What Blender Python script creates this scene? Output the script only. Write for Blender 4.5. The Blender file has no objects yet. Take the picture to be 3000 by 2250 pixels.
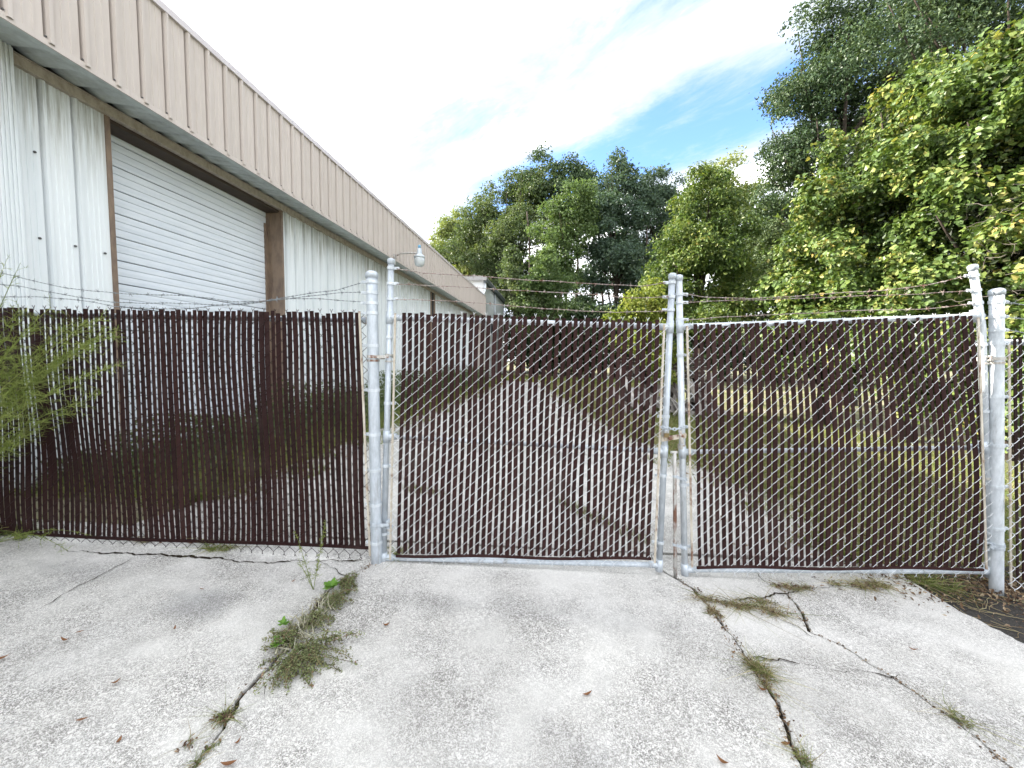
import bpy, math, random
import numpy as np
from mathutils import Matrix, Vector

random.seed(7)
RNG = np.random.default_rng(11)
SC = bpy.context.scene
COL = SC.collection

# ------------------------------------------------------------------ camera
F = 1127.0                                   # focal length in photo pixels (3000 x 2250)
CAM = np.array([0.0, 0.0, 1.5])
YAW = math.atan(130.0 / F); PITCH = math.radians(3.6); ROLL = math.radians(0.65)
_fwd = np.array([-math.sin(YAW) * math.cos(PITCH), math.cos(YAW) * math.cos(PITCH), -math.sin(PITCH)])
_r0 = np.array([math.cos(YAW), math.sin(YAW), 0.0])
_u0 = np.cross(_r0, _fwd)
_right = _r0 * math.cos(ROLL) + _u0 * math.sin(ROLL)
_up = -_r0 * math.sin(ROLL) + _u0 * math.cos(ROLL)
cd = bpy.data.cameras.new('camera')
cd.sensor_fit = 'HORIZONTAL'; cd.sensor_width = 36.0; cd.lens = F / 3000.0 * 36.0
cd.clip_start = 0.05; cd.clip_end = 2000.0
cam = bpy.data.objects.new('camera', cd); COL.objects.link(cam)
cam.matrix_world = Matrix(((_right[0], _up[0], -_fwd[0], CAM[0]), (_right[1], _up[1], -_fwd[1], CAM[1]),
                           (_right[2], _up[2], -_fwd[2], CAM[2]), (0, 0, 0, 1)))
SC.camera = cam

def ray(px, py):
    return _fwd + _right * ((px - 1500.0) / F) - _up * ((py - 1125.0) / F)
def at(px, py, depth):
    return CAM + ray(px, py) * depth

# ------------------------------------------------------------------ sun, sky, exposure
SUN_EL = math.radians(30.0)
SUN_AZ = math.radians(-84.0)                 # clockwise from +Y (north); negative = from the left
sun_to = np.array([math.sin(SUN_AZ) * math.cos(SUN_EL), math.cos(SUN_AZ) * math.cos(SUN_EL), math.sin(SUN_EL)])
sl = bpy.data.lights.new('sun', 'SUN'); sl.energy = 3.1; sl.angle = math.radians(0.55); sl.color = (1.0, 0.93, 0.82)
so = bpy.data.objects.new('sun', sl); COL.objects.link(so); so.location = (-30, -10, 40)
so.rotation_euler = Vector(-sun_to).to_track_quat('-Z', 'Y').to_euler()

SC.view_settings.view_transform = 'Standard'; SC.view_settings.look = 'None'
SC.view_settings.gamma = 1.0; SC.view_settings.exposure = 2.6; SC.view_settings.use_curve_mapping = False
SC.render.engine = 'CYCLES'
SC.cycles.use_denoising = True
SC.cycles.max_bounces = 5; SC.cycles.diffuse_bounces = 2; SC.cycles.glossy_bounces = 2; SC.cycles.transmission_bounces = 3; SC.cycles.transparent_max_bounces = 4
SC.cycles.use_adaptive_sampling = True; SC.cycles.adaptive_threshold = 0.02

def sky_world():
    w = bpy.data.worlds.new('World'); SC.world = w; w.use_nodes = True
    nt = w.node_tree; N = nt.nodes; L = nt.links; N.clear()
    def nd(t, **k):
        n = N.new(t)
        for a, b in k.items(): setattr(n, a, b)
        return n
    def mth(op, a, b=None, c=None, clamp=False):
        n = nd('ShaderNodeMath', operation=op, use_clamp=clamp)
        for i, v in enumerate((a, b, c)):
            if v is None: continue
            if isinstance(v, (int, float)): n.inputs[i].default_value = v
            else: L.new(v, n.inputs[i])
        return n.outputs[0]
    out = nd('ShaderNodeOutputWorld'); bg = nd('ShaderNodeBackground'); bg.inputs[1].default_value = 0.13
    L.new(bg.outputs[0], out.inputs[0])
    sky = nd('ShaderNodeTexSky', sky_type='NISHITA'); sky.sun_disc = False
    sky.sun_elevation = SUN_EL; sky.sun_rotation = SUN_AZ; sky.air_density = 1.0; sky.dust_density = 0.6; sky.ozone_density = 2.0
    tc = nd('ShaderNodeTexCoord'); sep = nd('ShaderNodeSeparateXYZ'); L.new(tc.outputs['Generated'], sep.inputs[0])
    z = mth('ADD', mth('MAXIMUM', sep.outputs[2], 0.0), 0.12)
    x = mth('DIVIDE', sep.outputs[0], z); y = mth('DIVIDE', sep.outputs[1], z)
    # cloud sheet coordinates, turned so that u runs along the long cloud streak
    def plane(px, py):
        d = ray(px, py); d = d / np.linalg.norm(d); return np.array([d[0], d[1]]) / (max(d[2], 0) + 0.12)
    a = plane(1420, 480); b = plane(2080, 130); e = (b - a) / np.linalg.norm(b - a); n = np.array([-e[1], e[0]])
    u = mth('ADD', mth('MULTIPLY', mth('SUBTRACT', x, float(a[0])), float(e[0])), mth('MULTIPLY', mth('SUBTRACT', y, float(a[1])), float(e[1])))
    v = mth('ADD', mth('MULTIPLY', mth('SUBTRACT', x, float(a[0])), float(n[0])), mth('MULTIPLY', mth('SUBTRACT', y, float(a[1])), float(n[1])))
    c = plane(1860, 400); cv = float(np.dot(c - a, n)); cu = float(np.dot(c - a, e))
    print('streak len', np.linalg.norm(b - a), 'gap centre u,v', cu, cv)
    cmb = nd('ShaderNodeCombineXYZ'); L.new(mth('MULTIPLY', u, 0.75), cmb.inputs[0]); L.new(mth('MULTIPLY', v, 1.7), cmb.inputs[1])
    def noise(scale, detail, rough, off):
        m = nd('ShaderNodeMapping'); m.inputs['Location'].default_value = (off, off * 0.7, off * 1.3)
        L.new(cmb.outputs[0], m.inputs[0])
        t = nd('ShaderNodeTexNoise'); t.inputs['Scale'].default_value = scale; t.inputs['Detail'].default_value = detail
        t.inputs['Roughness'].default_value = rough; t.inputs['Distortion'].default_value = 0.25
        L.new(m.outputs[0], t.inputs[0]); return t.outputs[0]
    n1 = noise(2.6, 12, 0.68, 3.1); n2 = noise(0.8, 5, 0.5, 8.3)
    # openings in the cloud sheet: a long one beside the streak, a thin one on its other side
    def bump(val, centre, width):
        return mth('SUBTRACT', 1.0, mth('POWER', mth('ABSOLUTE', mth('DIVIDE', mth('SUBTRACT', val, centre), width)), 2.0), None, True)
    gap1 = mth('MULTIPLY', bump(v, cv * 1.35, abs(cv) * 1.3), bump(u, cu * 0.95, 1.5))
    gap2 = mth('MULTIPLY', bump(v, -cv * 0.95, abs(cv) * 0.7), bump(u, cu * 0.6, 1.1))
    opening = mth('ADD', mth('MULTIPLY', gap1, 0.78), mth('MULTIPLY', gap2, 0.46))
    dens = mth('SUBTRACT', mth('ADD', mth('MULTIPLY', n1, 1.35), mth('MULTIPLY', n2, 0.35)), opening)
    ramp = nd('ShaderNodeMapRange'); ramp.interpolation_type = 'SMOOTHSTEP'
    ramp.inputs['From Min'].default_value = 0.12; ramp.inputs['From Max'].default_value = 0.60
    L.new(dens, ramp.inputs['Value'])
    cloud = nd('ShaderNodeMix', data_type='RGBA'); cloud.inputs[6].default_value = (1.35, 1.55, 1.9, 1); cloud.inputs[7].default_value = (6.4, 6.4, 6.45, 1)
    sh = nd('ShaderNodeMapRange'); sh.inputs['From Min'].default_value = 0.50; sh.inputs['From Max'].default_value = 1.0
    L.new(dens, sh.inputs['Value']); L.new(sh.outputs[0], cloud.inputs[0])
    tint = nd('ShaderNodeMix', data_type='RGBA', blend_type='MULTIPLY'); tint.inputs[0].default_value = 1.0
    tint.inputs[7].default_value = (0.50, 0.585, 0.76, 1); L.new(sky.outputs[0], tint.inputs[6])
    n3 = noise(1.5, 10, 0.66, 21.7); veil = nd('ShaderNodeMapRange'); veil.interpolation_type = 'SMOOTHSTEP'; veil.inputs['From Min'].default_value = 0.42; veil.inputs['From Max'].default_value = 0.60
    veil.inputs['To Min'].default_value = 0.93; veil.inputs['To Max'].default_value = 0.0; L.new(n3, veil.inputs['Value'])
    thin = nd('ShaderNodeMix', data_type='RGBA'); L.new(veil.outputs[0], thin.inputs[0]); L.new(cloud.outputs[2], thin.inputs[6]); thin.inputs[7].default_value = (1.22, 1.38, 1.62, 1)
    mx = nd('ShaderNodeMix', data_type='RGBA'); L.new(ramp.outputs[0], mx.inputs[0]); L.new(tint.outputs[2], mx.inputs[6]); L.new(thin.outputs[2], mx.inputs[7])
    L.new(mx.outputs[2], bg.inputs[0])
sky_world()

# ------------------------------------------------------------------ materials
M = {}
class NT:
    def __init__(s, name):
        s.m = bpy.data.materials.new(name); s.m.use_nodes = True
        s.t = s.m.node_tree; s.N = s.t.nodes; s.L = s.t.links
        s.b = s.N['Principled BSDF']; s.tc = s.N.new('ShaderNodeTexCoord'); s.geo = s.N.new('ShaderNodeNewGeometry')
    def put(s, v, sock):
        if isinstance(v, bpy.types.NodeSocket): s.L.new(v, sock)
        elif isinstance(v, tuple) and len(v) == 3 and sock.type == 'RGBA': sock.default_value = (*v, 1)
        else: sock.default_value = v
    def map(s, scale=(1, 1, 1), loc=(0, 0, 0)):
        n = s.N.new('ShaderNodeMapping'); n.inputs['Scale'].default_value = scale; n.inputs['Location'].default_value = loc
        s.L.new(s.geo.outputs['Position'], n.inputs[0]); return n.outputs[0]
    def noise(s, scale, detail=4, rough=0.55, vec=None, dist=0.0):
        n = s.N.new('ShaderNodeTexNoise'); n.inputs['Scale'].default_value = scale; n.inputs['Detail'].default_value = detail
        n.inputs['Roughness'].default_value = rough; n.inputs['Distortion'].default_value = dist
        s.L.new(vec if vec is not None else s.geo.outputs['Position'], n.inputs[0]); return n.outputs[0]
    def voro(s, scale, vec=None, feature='F1'):
        n = s.N.new('ShaderNodeTexVoronoi'); n.feature = feature; n.inputs['Scale'].default_value = scale
        s.L.new(vec if vec is not None else s.geo.outputs['Position'], n.inputs[0]); return n
    def rng(s, v, a, b, c=0.0, d=1.0):
        n = s.N.new('ShaderNodeMapRange'); s.put(v, n.inputs[0])
        for i, k in enumerate((a, b, c, d)): n.inputs[i + 1].default_value = k
        return n.outputs[0]
    def math(s, op, a, b=0.0, clamp=False):
        n = s.N.new('ShaderNodeMath'); n.operation = op; n.use_clamp = clamp; s.put(a, n.inputs[0]); s.put(b, n.inputs[1]); return n.outputs[0]
    def mix(s, f, a, b, blend='MIX'):
        n = s.N.new('ShaderNodeMix'); n.data_type = 'RGBA'; n.blend_type = blend
        s.put(f, n.inputs[0]); s.put(a, n.inputs[6]); s.put(b, n.inputs[7]); return n.outputs[2]
    def ramp(s, f, stops):
        n = s.N.new('ShaderNodeValToRGB'); e = n.color_ramp.elements
        while len(e) < len(stops): e.new(0.5)
        for i, (p, c) in enumerate(stops): e[i].position = p; e[i].color = (*c, 1)
        s.put(f, n.inputs[0]); return n.outputs[0]
    def sep(s):
        n = s.N.new('ShaderNodeSeparateXYZ'); s.L.new(s.geo.outputs['Position'], n.inputs[0]); return n.outputs
    def bump(s, h, strength=0.3, dist=0.01):
        n = s.N.new('ShaderNodeBump'); n.inputs['Strength'].default_value = strength; n.inputs['Distance'].default_value = dist
        s.put(h, n.inputs['Height']); s.L.new(n.outputs[0], s.b.inputs['Normal'])
    def done(s, col, rough=0.6, metal=0.0, spec=None):
        s.put(col, s.b.inputs['Base Color']); s.put(rough, s.b.inputs['Roughness']); s.put(metal, s.b.inputs['Metallic'])
        if spec is not None: s.b.inputs['Specular IOR Level'].default_value = spec
        return s.m

def mat_galv(name, base=(0.58, 0.63, 0.68), dark=(0.42, 0.46, 0.50), rust=0.0, metal=0.35):
    n = NT(name)
    m = n.noise(26, 6, 0.65, n.map((1, 1, 0.35)))
    c = n.mix(n.rng(m, 0.36, 0.68), dark, base)
    sc = n.noise(9, 7, 0.75, n.map((1, 1, 0.12), (2, 7, 1))); c = n.mix(n.rng(sc, 0.58, 0.66, 0, 0.55), c, (0.20, 0.19, 0.18))
    fine = n.noise(240, 3, 0.6)
    c = n.mix(n.rng(fine, 0.55, 0.75, 0, 0.5), c, (0.74, 0.77, 0.8))
    if rust > 0:
        r = n.noise(14, 6, 0.7, n.map((1, 1, 0.5), (3, 1, 2)))
        c = n.mix(n.rng(r, 0.62 - rust * 0.35, 0.72 - rust * 0.3), c, n.mix(n.noise(60, 4), (0.11, 0.045, 0.028), (0.24, 0.125, 0.08)))
    n.bump(fine, 0.15, 0.002)
    return n.done(c, n.rng(m, 0.3, 0.7, 0.6, 0.42), metal)

def make_materials():
    M['galv'] = mat_galv('galvanised_steel')
    M['galv_white'] = mat_galv('chalky_galvanised', (0.70, 0.74, 0.78), (0.48, 0.52, 0.55), 0.0, 0.2)
    M['galv_rust'] = mat_galv('rusty_galvanised', (0.60, 0.60, 0.58), (0.40, 0.37, 0.33), 0.22, 0.3)
    M['galv_rust2'] = mat_galv('half_rusted_pipe', (0.58, 0.58, 0.56), (0.36, 0.33, 0.30), 0.42, 0.3)
    M['tension'] = mat_galv('weathered_bar', (0.62, 0.58, 0.50), (0.42, 0.36, 0.28), 0.25, 0.2)
    M['rust'] = mat_galv('rust', (0.30, 0.24, 0.20), (0.16, 0.10, 0.07), 0.75, 0.15)
    M['barb'] = mat_galv('barbed_wire_steel', (0.46, 0.41, 0.38), (0.22, 0.15, 0.12), 0.30, 0.3)
    M['barb_grey'] = mat_galv('grey_barbed_wire', (0.32, 0.35, 0.37), (0.18, 0.20, 0.21), 0.05, 0.4)
    M['wire'] = mat_galv('mesh_wire', (0.80, 0.83, 0.86), (0.58, 0.59, 0.60), 0.10, 0.15)
    # brown plastic slats
    def slat(name, a, b, c3):
        n = NT(name)
        f = n.noise(9, 5, 0.6, n.map((2.5, 2.5, 0.5)))
        rnd = n.geo.outputs['Random Per Island']
        oi = n.N.new('ShaderNodeObjectInfo')
        c = n.mix(n.rng(oi.outputs['Random'], 0, 0.85), a, b); c = n.mix(n.rng(oi.outputs['Random'], 0.86, 1.0, 0, 0.8), c, c3)
        dust = n.noise(3.0, 6, 0.7, n.map((1, 1, 0.7), (3, 3, 3))); c = n.mix(n.rng(dust, 0.52, 0.72, 0, 0.35), c, (0.085, 0.062, 0.055))
        c = n.mix(n.rng(f, 0.45, 0.75, 0, 0.6), c, c3)
        g = n.noise(420, 2, 0.5, n.map((1, 1, 0.08)))
        n.bump(g, 0.25, 0.001)
        return n.done(c, n.rng(f, 0.3, 0.7, 0.6, 0.8), 0, 0.15)
    M['slat'] = slat('brown_slat', (0.021, 0.0078, 0.0074), (0.030, 0.0118, 0.011), (0.042, 0.0195, 0.018))
    M['slat_dark'] = slat('dark_brown_slat', (0.014, 0.0048, 0.0047), (0.021, 0.0075, 0.007), (0.031, 0.012, 0.0105))
    n = NT('brown_coated_wire'); M['wire_brown'] = n.done(n.mix(n.noise(40), (0.012, 0.006, 0.006), (0.035, 0.019, 0.018)), 0.6, 0, 0.2)
    # building sheets
    n = NT('beige_fascia_sheet'); p = n.sep()
    st = n.noise(5, 5, 0.6, n.map((1, 3, 0.4)))
    c = n.mix(n.rng(st, 0.42, 0.72), (0.57, 0.51, 0.47), (0.52, 0.46, 0.42))
    c = n.mix(n.rng(n.noise(300, 2), 0.5, 0.8, 0, 0.25), c, (0.62, 0.56, 0.53)); oi = n.N.new('ShaderNodeObjectInfo'); c = n.mix(n.rng(oi.outputs['Random'], 0, 1, 0, 0.30), c, (0.46, 0.41, 0.37))
    dr = n.noise(2.2, 7, 0.7, n.map((1, 6, 0.25), (9, 2, 4))); c = n.mix(n.rng(dr, 0.58, 0.75, 0, 0.35), c, (0.36, 0.28, 0.23)); M['fascia'] = n.done(c, 0.55, 0, 0.3)
    n = NT('white_wall_sheet'); p = n.sep()
    st = n.noise(3.2, 6, 0.65, n.map((1, 8, 0.35)))
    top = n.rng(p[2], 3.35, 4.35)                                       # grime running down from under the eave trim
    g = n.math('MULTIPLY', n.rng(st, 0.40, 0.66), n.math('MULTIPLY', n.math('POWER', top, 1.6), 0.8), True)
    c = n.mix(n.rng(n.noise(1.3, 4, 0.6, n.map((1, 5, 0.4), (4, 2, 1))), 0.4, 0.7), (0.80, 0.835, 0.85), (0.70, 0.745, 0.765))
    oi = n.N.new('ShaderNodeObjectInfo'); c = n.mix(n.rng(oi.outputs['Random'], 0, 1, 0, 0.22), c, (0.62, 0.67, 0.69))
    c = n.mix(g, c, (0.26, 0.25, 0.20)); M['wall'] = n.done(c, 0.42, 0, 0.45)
    n = NT('rollup_curtain'); st = n.noise(4, 5, 0.6, n.map((1, 0.6, 6)))
    M['curtain'] = n.done(n.mix(n.rng(st, 0.4, 0.75), (0.77, 0.82, 0.88), (0.66, 0.72, 0.79)), 0.4, 0, 0.45)
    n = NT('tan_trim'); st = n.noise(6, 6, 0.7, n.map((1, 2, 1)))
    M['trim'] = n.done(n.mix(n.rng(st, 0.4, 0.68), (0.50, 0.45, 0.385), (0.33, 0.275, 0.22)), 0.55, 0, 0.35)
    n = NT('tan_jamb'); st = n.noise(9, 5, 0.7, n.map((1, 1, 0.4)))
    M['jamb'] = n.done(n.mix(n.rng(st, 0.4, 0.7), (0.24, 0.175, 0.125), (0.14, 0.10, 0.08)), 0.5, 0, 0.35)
    n = NT('shade_toned_header'); M['header'] = n.done(n.mix(n.noise(7, 5), (0.05, 0.04, 0.034), (0.10, 0.075, 0.06)), 0.7, 0, 0.2)  # brown header; the recess shade under the trim is put into its colour
    n = NT('soffit_sheet'); st = n.noise(4, 6, 0.7)
    M['soffit'] = n.done(n.mix(n.rng(st, 0.35, 0.7), (0.56, 0.61, 0.60), (0.36, 0.39, 0.37)), 0.5, 0, 0.4)
    n = NT('coping_metal'); M['coping'] = n.done(n.mix(n.noise(5), (0.52, 0.47, 0.47), (0.62, 0.58, 0.58)), 0.4, 0.1)
    n = NT('dark_void'); M['void'] = n.done((0.02, 0.02, 0.025), 0.8)
    n = NT('roofing'); M['roof'] = n.done(n.mix(n.noise(3), (0.25, 0.25, 0.25), (0.35, 0.34, 0.33)), 0.7)
    n = NT('shed_white'); M['shed'] = n.done(n.mix(n.noise(2, 5, 0.6, n.map((1, 3, 0.4))), (0.78, 0.80, 0.82), (0.66, 0.69, 0.70)), 0.6)
    n = NT('shed_dark_trim'); M['shed_trim'] = n.done((0.06, 0.075, 0.08), 0.6)
    n = NT('screw_head'); M['screw'] = n.done((0.10, 0.10, 0.10), 0.5, 0.5)
    n = NT('lamp_lens'); n.b.inputs['Transmission Weight'].default_value = 0.35; M['lens'] = n.done((0.75, 0.80, 0.82), 0.25)
    n = NT('lamp_housing'); M['lamp'] = n.done(n.mix(n.noise(20), (0.40, 0.44, 0.47), (0.58, 0.62, 0.64)), 0.4, 0.3)
    n = NT('photo_eye_blue'); M['eye'] = n.done((0.14, 0.36, 0.56), 0.4)
    # concrete
    def concrete(name, warm=0.0):
        n = NT(name)
        big = n.noise(0.85, 5, 0.6, n.map((1, 1, 1), (5.2, 1.3, 0)), 0.3)
        mid = n.noise(3.6, 6, 0.65, None, 0.4)
        base = n.mix(n.rng(big, 0.36, 0.66), (0.53, 0.515, 0.485), (0.67, 0.65, 0.61))
        base = n.mix(n.rng(mid, 0.45, 0.72, 0, 0.55), base, (0.70, 0.685, 0.655))
        stain = n.noise(1.35, 5, 0.6, n.map((1, 1, 1), (1.7, 9.1, 0)), 0.5)
        base = n.mix(n.rng(stain, 0.56, 0.72, 0, 0.45), base, (0.33, 0.325, 0.32))
        worn = n.rng(mid, 0.35, 0.65)
        sp = n.noise(60, 6, 0.68, None, 0.9)
        worm = n.rng(n.math('ABSOLUTE', n.math('SUBTRACT', sp, 0.5)), 0.018, 0.048, 1.0, 0.0)
        pit = n.rng(n.noise(130, 3, 0.6, n.map((1, 1, 1), (4, 4, 4)), 0.5), 0.53, 0.62)
        dens = n.rng(n.noise(2.0, 4, 0.6, n.map((1, 1, 1), (7, 3, 0))), 0.34, 0.62, 0.22, 0.95)
        speck = n.math('MULTIPLY', n.math('MAXIMUM', worm, n.math('MULTIPLY', pit, 0.8)), dens, True)
        pos = n.sep()
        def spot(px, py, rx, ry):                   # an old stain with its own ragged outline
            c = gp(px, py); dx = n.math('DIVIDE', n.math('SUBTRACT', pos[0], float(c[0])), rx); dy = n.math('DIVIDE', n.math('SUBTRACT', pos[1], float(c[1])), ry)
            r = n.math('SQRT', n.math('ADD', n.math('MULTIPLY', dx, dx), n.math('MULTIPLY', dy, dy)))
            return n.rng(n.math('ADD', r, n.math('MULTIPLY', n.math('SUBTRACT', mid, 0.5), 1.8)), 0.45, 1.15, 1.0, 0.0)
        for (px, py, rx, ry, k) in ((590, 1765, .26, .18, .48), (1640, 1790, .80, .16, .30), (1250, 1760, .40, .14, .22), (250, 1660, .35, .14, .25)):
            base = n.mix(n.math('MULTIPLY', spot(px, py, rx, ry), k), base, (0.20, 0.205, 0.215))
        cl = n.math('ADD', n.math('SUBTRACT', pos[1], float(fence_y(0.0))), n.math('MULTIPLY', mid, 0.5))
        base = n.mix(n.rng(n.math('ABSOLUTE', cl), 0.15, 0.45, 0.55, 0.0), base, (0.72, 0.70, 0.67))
        v = n.voro(120); peb = n.rng(v.outputs['Distance'], 0.15, 0.5)
        base = n.mix(speck, base, n.mix(n.noise(30), (0.06, 0.058, 0.055), (0.16, 0.145, 0.125)))
        sp2 = n.noise(210, 2, 0.6, n.map((1, 1, 1), (2, 5, 1)))
        base = n.mix(n.rng(sp2, 0.60, 0.70, 0, 0.6), base, (0.80, 0.78, 0.74))
        h = n.math('ADD', n.math('MULTIPLY', sp, -0.8), n.math('MULTIPLY', peb, -0.4))
        n.bump(h, 0.55, 0.004)
        return n.done(base, 0.9, 0, 0.25)
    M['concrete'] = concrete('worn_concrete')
    n = NT('soil_and_grass_ground'); g1 = n.noise(0.5, 5, 0.6); g2 = n.noise(30, 5, 0.7)
    c = n.mix(n.rng(g1, 0.4, 0.62), (0.12, 0.14, 0.05), (0.27, 0.24, 0.16)); c = n.mix(n.rng(g2, 0.45, 0.7, 0, 0.5), c, (0.10, 0.085, 0.05))
    n.bump(g2, 0.8, 0.03); M['ground'] = n.done(c, 0.95, 0, 0.2)
    n = NT('dark_tarmac_soil'); g2 = n.noise(70, 5, 0.7); v = n.voro(55)
    c = n.mix(n.rng(g2, 0.4, 0.7), (0.040, 0.038, 0.036), (0.095, 0.085, 0.075)); c = n.mix(n.rng(n.noise(140, 2), 0.68, 0.76, 0, 0.8), c, (0.34, 0.32, 0.29))
    n.bump(g2, 0.8, 0.02); M['tarmac'] = n.done(c, 0.9, 0, 0.25)
    n = NT('crack_soil'); M['crack'] = n.done(n.mix(n.noise(80, 4), (0.012, 0.010, 0.008), (0.05, 0.038, 0.026)), 0.95, 0, 0.1)
    # foliage: every leaf a slightly different colour
    def leaf(name, stops, trans=0.3, rough=0.5, patch=None):
        n = NT(name); r = n.geo.outputs['Random Per Island']
        if patch is not None:
            pn = n.noise(patch, 3, 0.5); r = n.math('ADD', n.math('MULTIPLY', r, 0.62), n.rng(pn, 0.3, 0.7, 0.0, 0.38), True)
        c = n.ramp(r, stops); n.done(c, rough, 0, 0.35)
        tr = n.N.new('ShaderNodeBsdfTranslucent'); mx = n.N.new('ShaderNodeMixShader'); mx.inputs[0].default_value = trans
        n.L.new(n.mix(1.0, c, (1.25, 1.25, 0.6), 'MULTIPLY'), tr.inputs[0]); n.L.new(n.b.outputs[0], mx.inputs[1]); n.L.new(tr.outputs[0], mx.inputs[2])
        n.L.new(mx.outputs[0], n.N['Material Output'].inputs[0]); return n.m
    M['leaf_vine'] = leaf('vine_leaves', [(0.0, (0.037, 0.069, 0.020)), (0.45, (0.088, 0.144, 0.035)), (0.70, (0.163, 0.219, 0.056)), (0.86, (0.312, 0.312, 0.100)), (1.0, (0.500, 0.362, 0.112))], 0.25, 0.42, 1.3)
    M['leaf_vine2'] = leaf('column_vine_leaves', [(0.0, (0.037, 0.069, 0.019)), (0.5, (0.094, 0.150, 0.037)), (0.9, (0.200, 0.237, 0.062)), (1.0, (0.300, 0.250, 0.088))], 0.3, 0.45, 0.8)
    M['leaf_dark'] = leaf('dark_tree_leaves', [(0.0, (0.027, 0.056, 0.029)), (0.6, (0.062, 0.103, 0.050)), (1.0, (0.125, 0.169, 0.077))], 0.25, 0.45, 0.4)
    M['leaf_inner'] = leaf('shade_toned_inner_leaves', [(0.0, (0.014, 0.022, 0.010)), (0.6, (0.026, 0.040, 0.016)), (1.0, (0.05, 0.055, 0.022))], 0.1, 0.6)  # inner leaves coloured near black, painting in the shade of the vine gaps
    M['leaf_blue'] = leaf('blue_green_leaves', [(0.0, (0.042, 0.075, 0.055)), (0.6, (0.081, 0.130, 0.088)), (1.0, (0.143, 0.195, 0.124))], 0.25, 0.5, 0.3)
    M['leaf_olive'] = leaf('olive_leaves', [(0.0, (0.050, 0.083, 0.035)), (0.6, (0.103, 0.144, 0.060)), (1.0, (0.188, 0.219, 0.094))], 0.3, 0.5, 0.3)
    M['leaf_light'] = leaf('light_green_leaves', [(0.0, (0.063, 0.103, 0.039)), (0.6, (0.115, 0.178, 0.067)), (1.0, (0.196, 0.253, 0.103))], 0.35, 0.5, 0.3)
    M['leaf_pale'] = leaf('pale_leaves', [(0.0, (0.121, 0.165, 0.061)), (0.6, (0.209, 0.253, 0.099)), (1.0, (0.330, 0.341, 0.165))], 0.4, 0.5, 0.3)
    M['leaf_yellow'] = leaf('yellow_green_leaves', [(0.0, (0.11, 0.15, 0.025)), (0.6, (0.20, 0.25, 0.05)), (1.0, (0.34, 0.33, 0.09))], 0.35, 0.5, 0.8)
    M['fennel'] = leaf('feathery_weed_green', [(0.0, (0.11, 0.15, 0.03)), (0.6, (0.22, 0.28, 0.065)), (1.0, (0.36, 0.39, 0.13))], 0.35, 0.6)
    M['grass'] = leaf('green_grass', [(0.0, (0.08, 0.12, 0.03)), (0.6, (0.18, 0.22, 0.065)), (1.0, (0.33, 0.32, 0.13))], 0.35, 0.6)
    M['straw'] = leaf('dry_grass', [(0.0, (0.16, 0.12, 0.07)), (0.5, (0.34, 0.29, 0.17)), (0.8, (0.52, 0.46, 0.30)), (1.0, (0.20, 0.23, 0.08))], 0.25, 0.7)
    M['spurge'] = leaf('sprawling_weed', [(0.0, (0.10, 0.07, 0.045)), (0.4, (0.15, 0.18, 0.075)), (0.8, (0.27, 0.31, 0.14)), (1.0, (0.24, 0.13, 0.09))], 0.2, 0.7)
    M['rosette'] = leaf('bright_broad_leaves', [(0.0, (0.10, 0.22, 0.03)), (0.6, (0.17, 0.33, 0.05)), (1.0, (0.26, 0.40, 0.09))], 0.35, 0.45)
    M['seed'] = leaf('pale_seed_heads', [(0.0, (0.28, 0.26, 0.18)), (0.6, (0.45, 0.43, 0.33)), (1.0, (0.58, 0.56, 0.46))], 0.2, 0.8)
    M['fallen'] = leaf('fallen_leaf_brown', [(0.0, (0.09, 0.035, 0.016)), (0.5, (0.18, 0.075, 0.03)), (1.0, (0.24, 0.13, 0.06))], 0.15, 0.6)
    M['litter'] = leaf('leaf_litter', [(0.0, (0.06, 0.032, 0.02)), (0.5, (0.17, 0.105, 0.06)), (0.85, (0.32, 0.23, 0.15)), (1.0, (0.42, 0.33, 0.22))], 0.1, 0.7)
    n = NT('bark'); b = n.noise(22, 6, 0.7, n.map((1, 1, 0.2))); n.bump(b, 0.7, 0.02)
    M['bark'] = n.done(n.mix(n.rng(b, 0.35, 0.7), (0.030, 0.024, 0.020), (0.085, 0.068, 0.055)), 0.9, 0, 0.2)
    n = NT('dead_twig'); M['twig'] = n.done(n.mix(n.noise(30), (0.07, 0.06, 0.05), (0.18, 0.16, 0.135)), 0.9, 0, 0.2)
    n = NT('grey_board'); b = n.noise(12, 6, 0.7, n.map((1, 0.3, 1))); oi = n.N.new('ShaderNodeObjectInfo')
    c = n.mix(oi.outputs['Random'], (0.26, 0.23, 0.21), (0.62, 0.59, 0.56)); M['board'] = n.done(n.mix(n.rng(b, 0.4, 0.7, 0, 0.6), c, (0.09, 0.07, 0.055)), 0.85, 0, 0.2)
    n = NT('dark_pallet_wood'); b = n.noise(12, 6, 0.7); M['pallet'] = n.done(n.mix(n.rng(b, 0.35, 0.7), (0.035, 0.028, 0.026), (0.14, 0.11, 0.095)), 0.85, 0, 0.2)
    n = NT('blue_plastic'); M['blue'] = n.done((0.02, 0.16, 0.42), 0.4)
    n = NT('brass'); M['brass'] = n.done(n.mix(n.noise(60), (0.30, 0.22, 0.10), (0.18, 0.14, 0.09)), 0.4, 0.8)

# ------------------------------------------------------------------ mesh helpers
def unit(v):
    v = np.asarray(v, float); return v / (np.linalg.norm(v, axis=-1, keepdims=True) + 1e-12)

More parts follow.
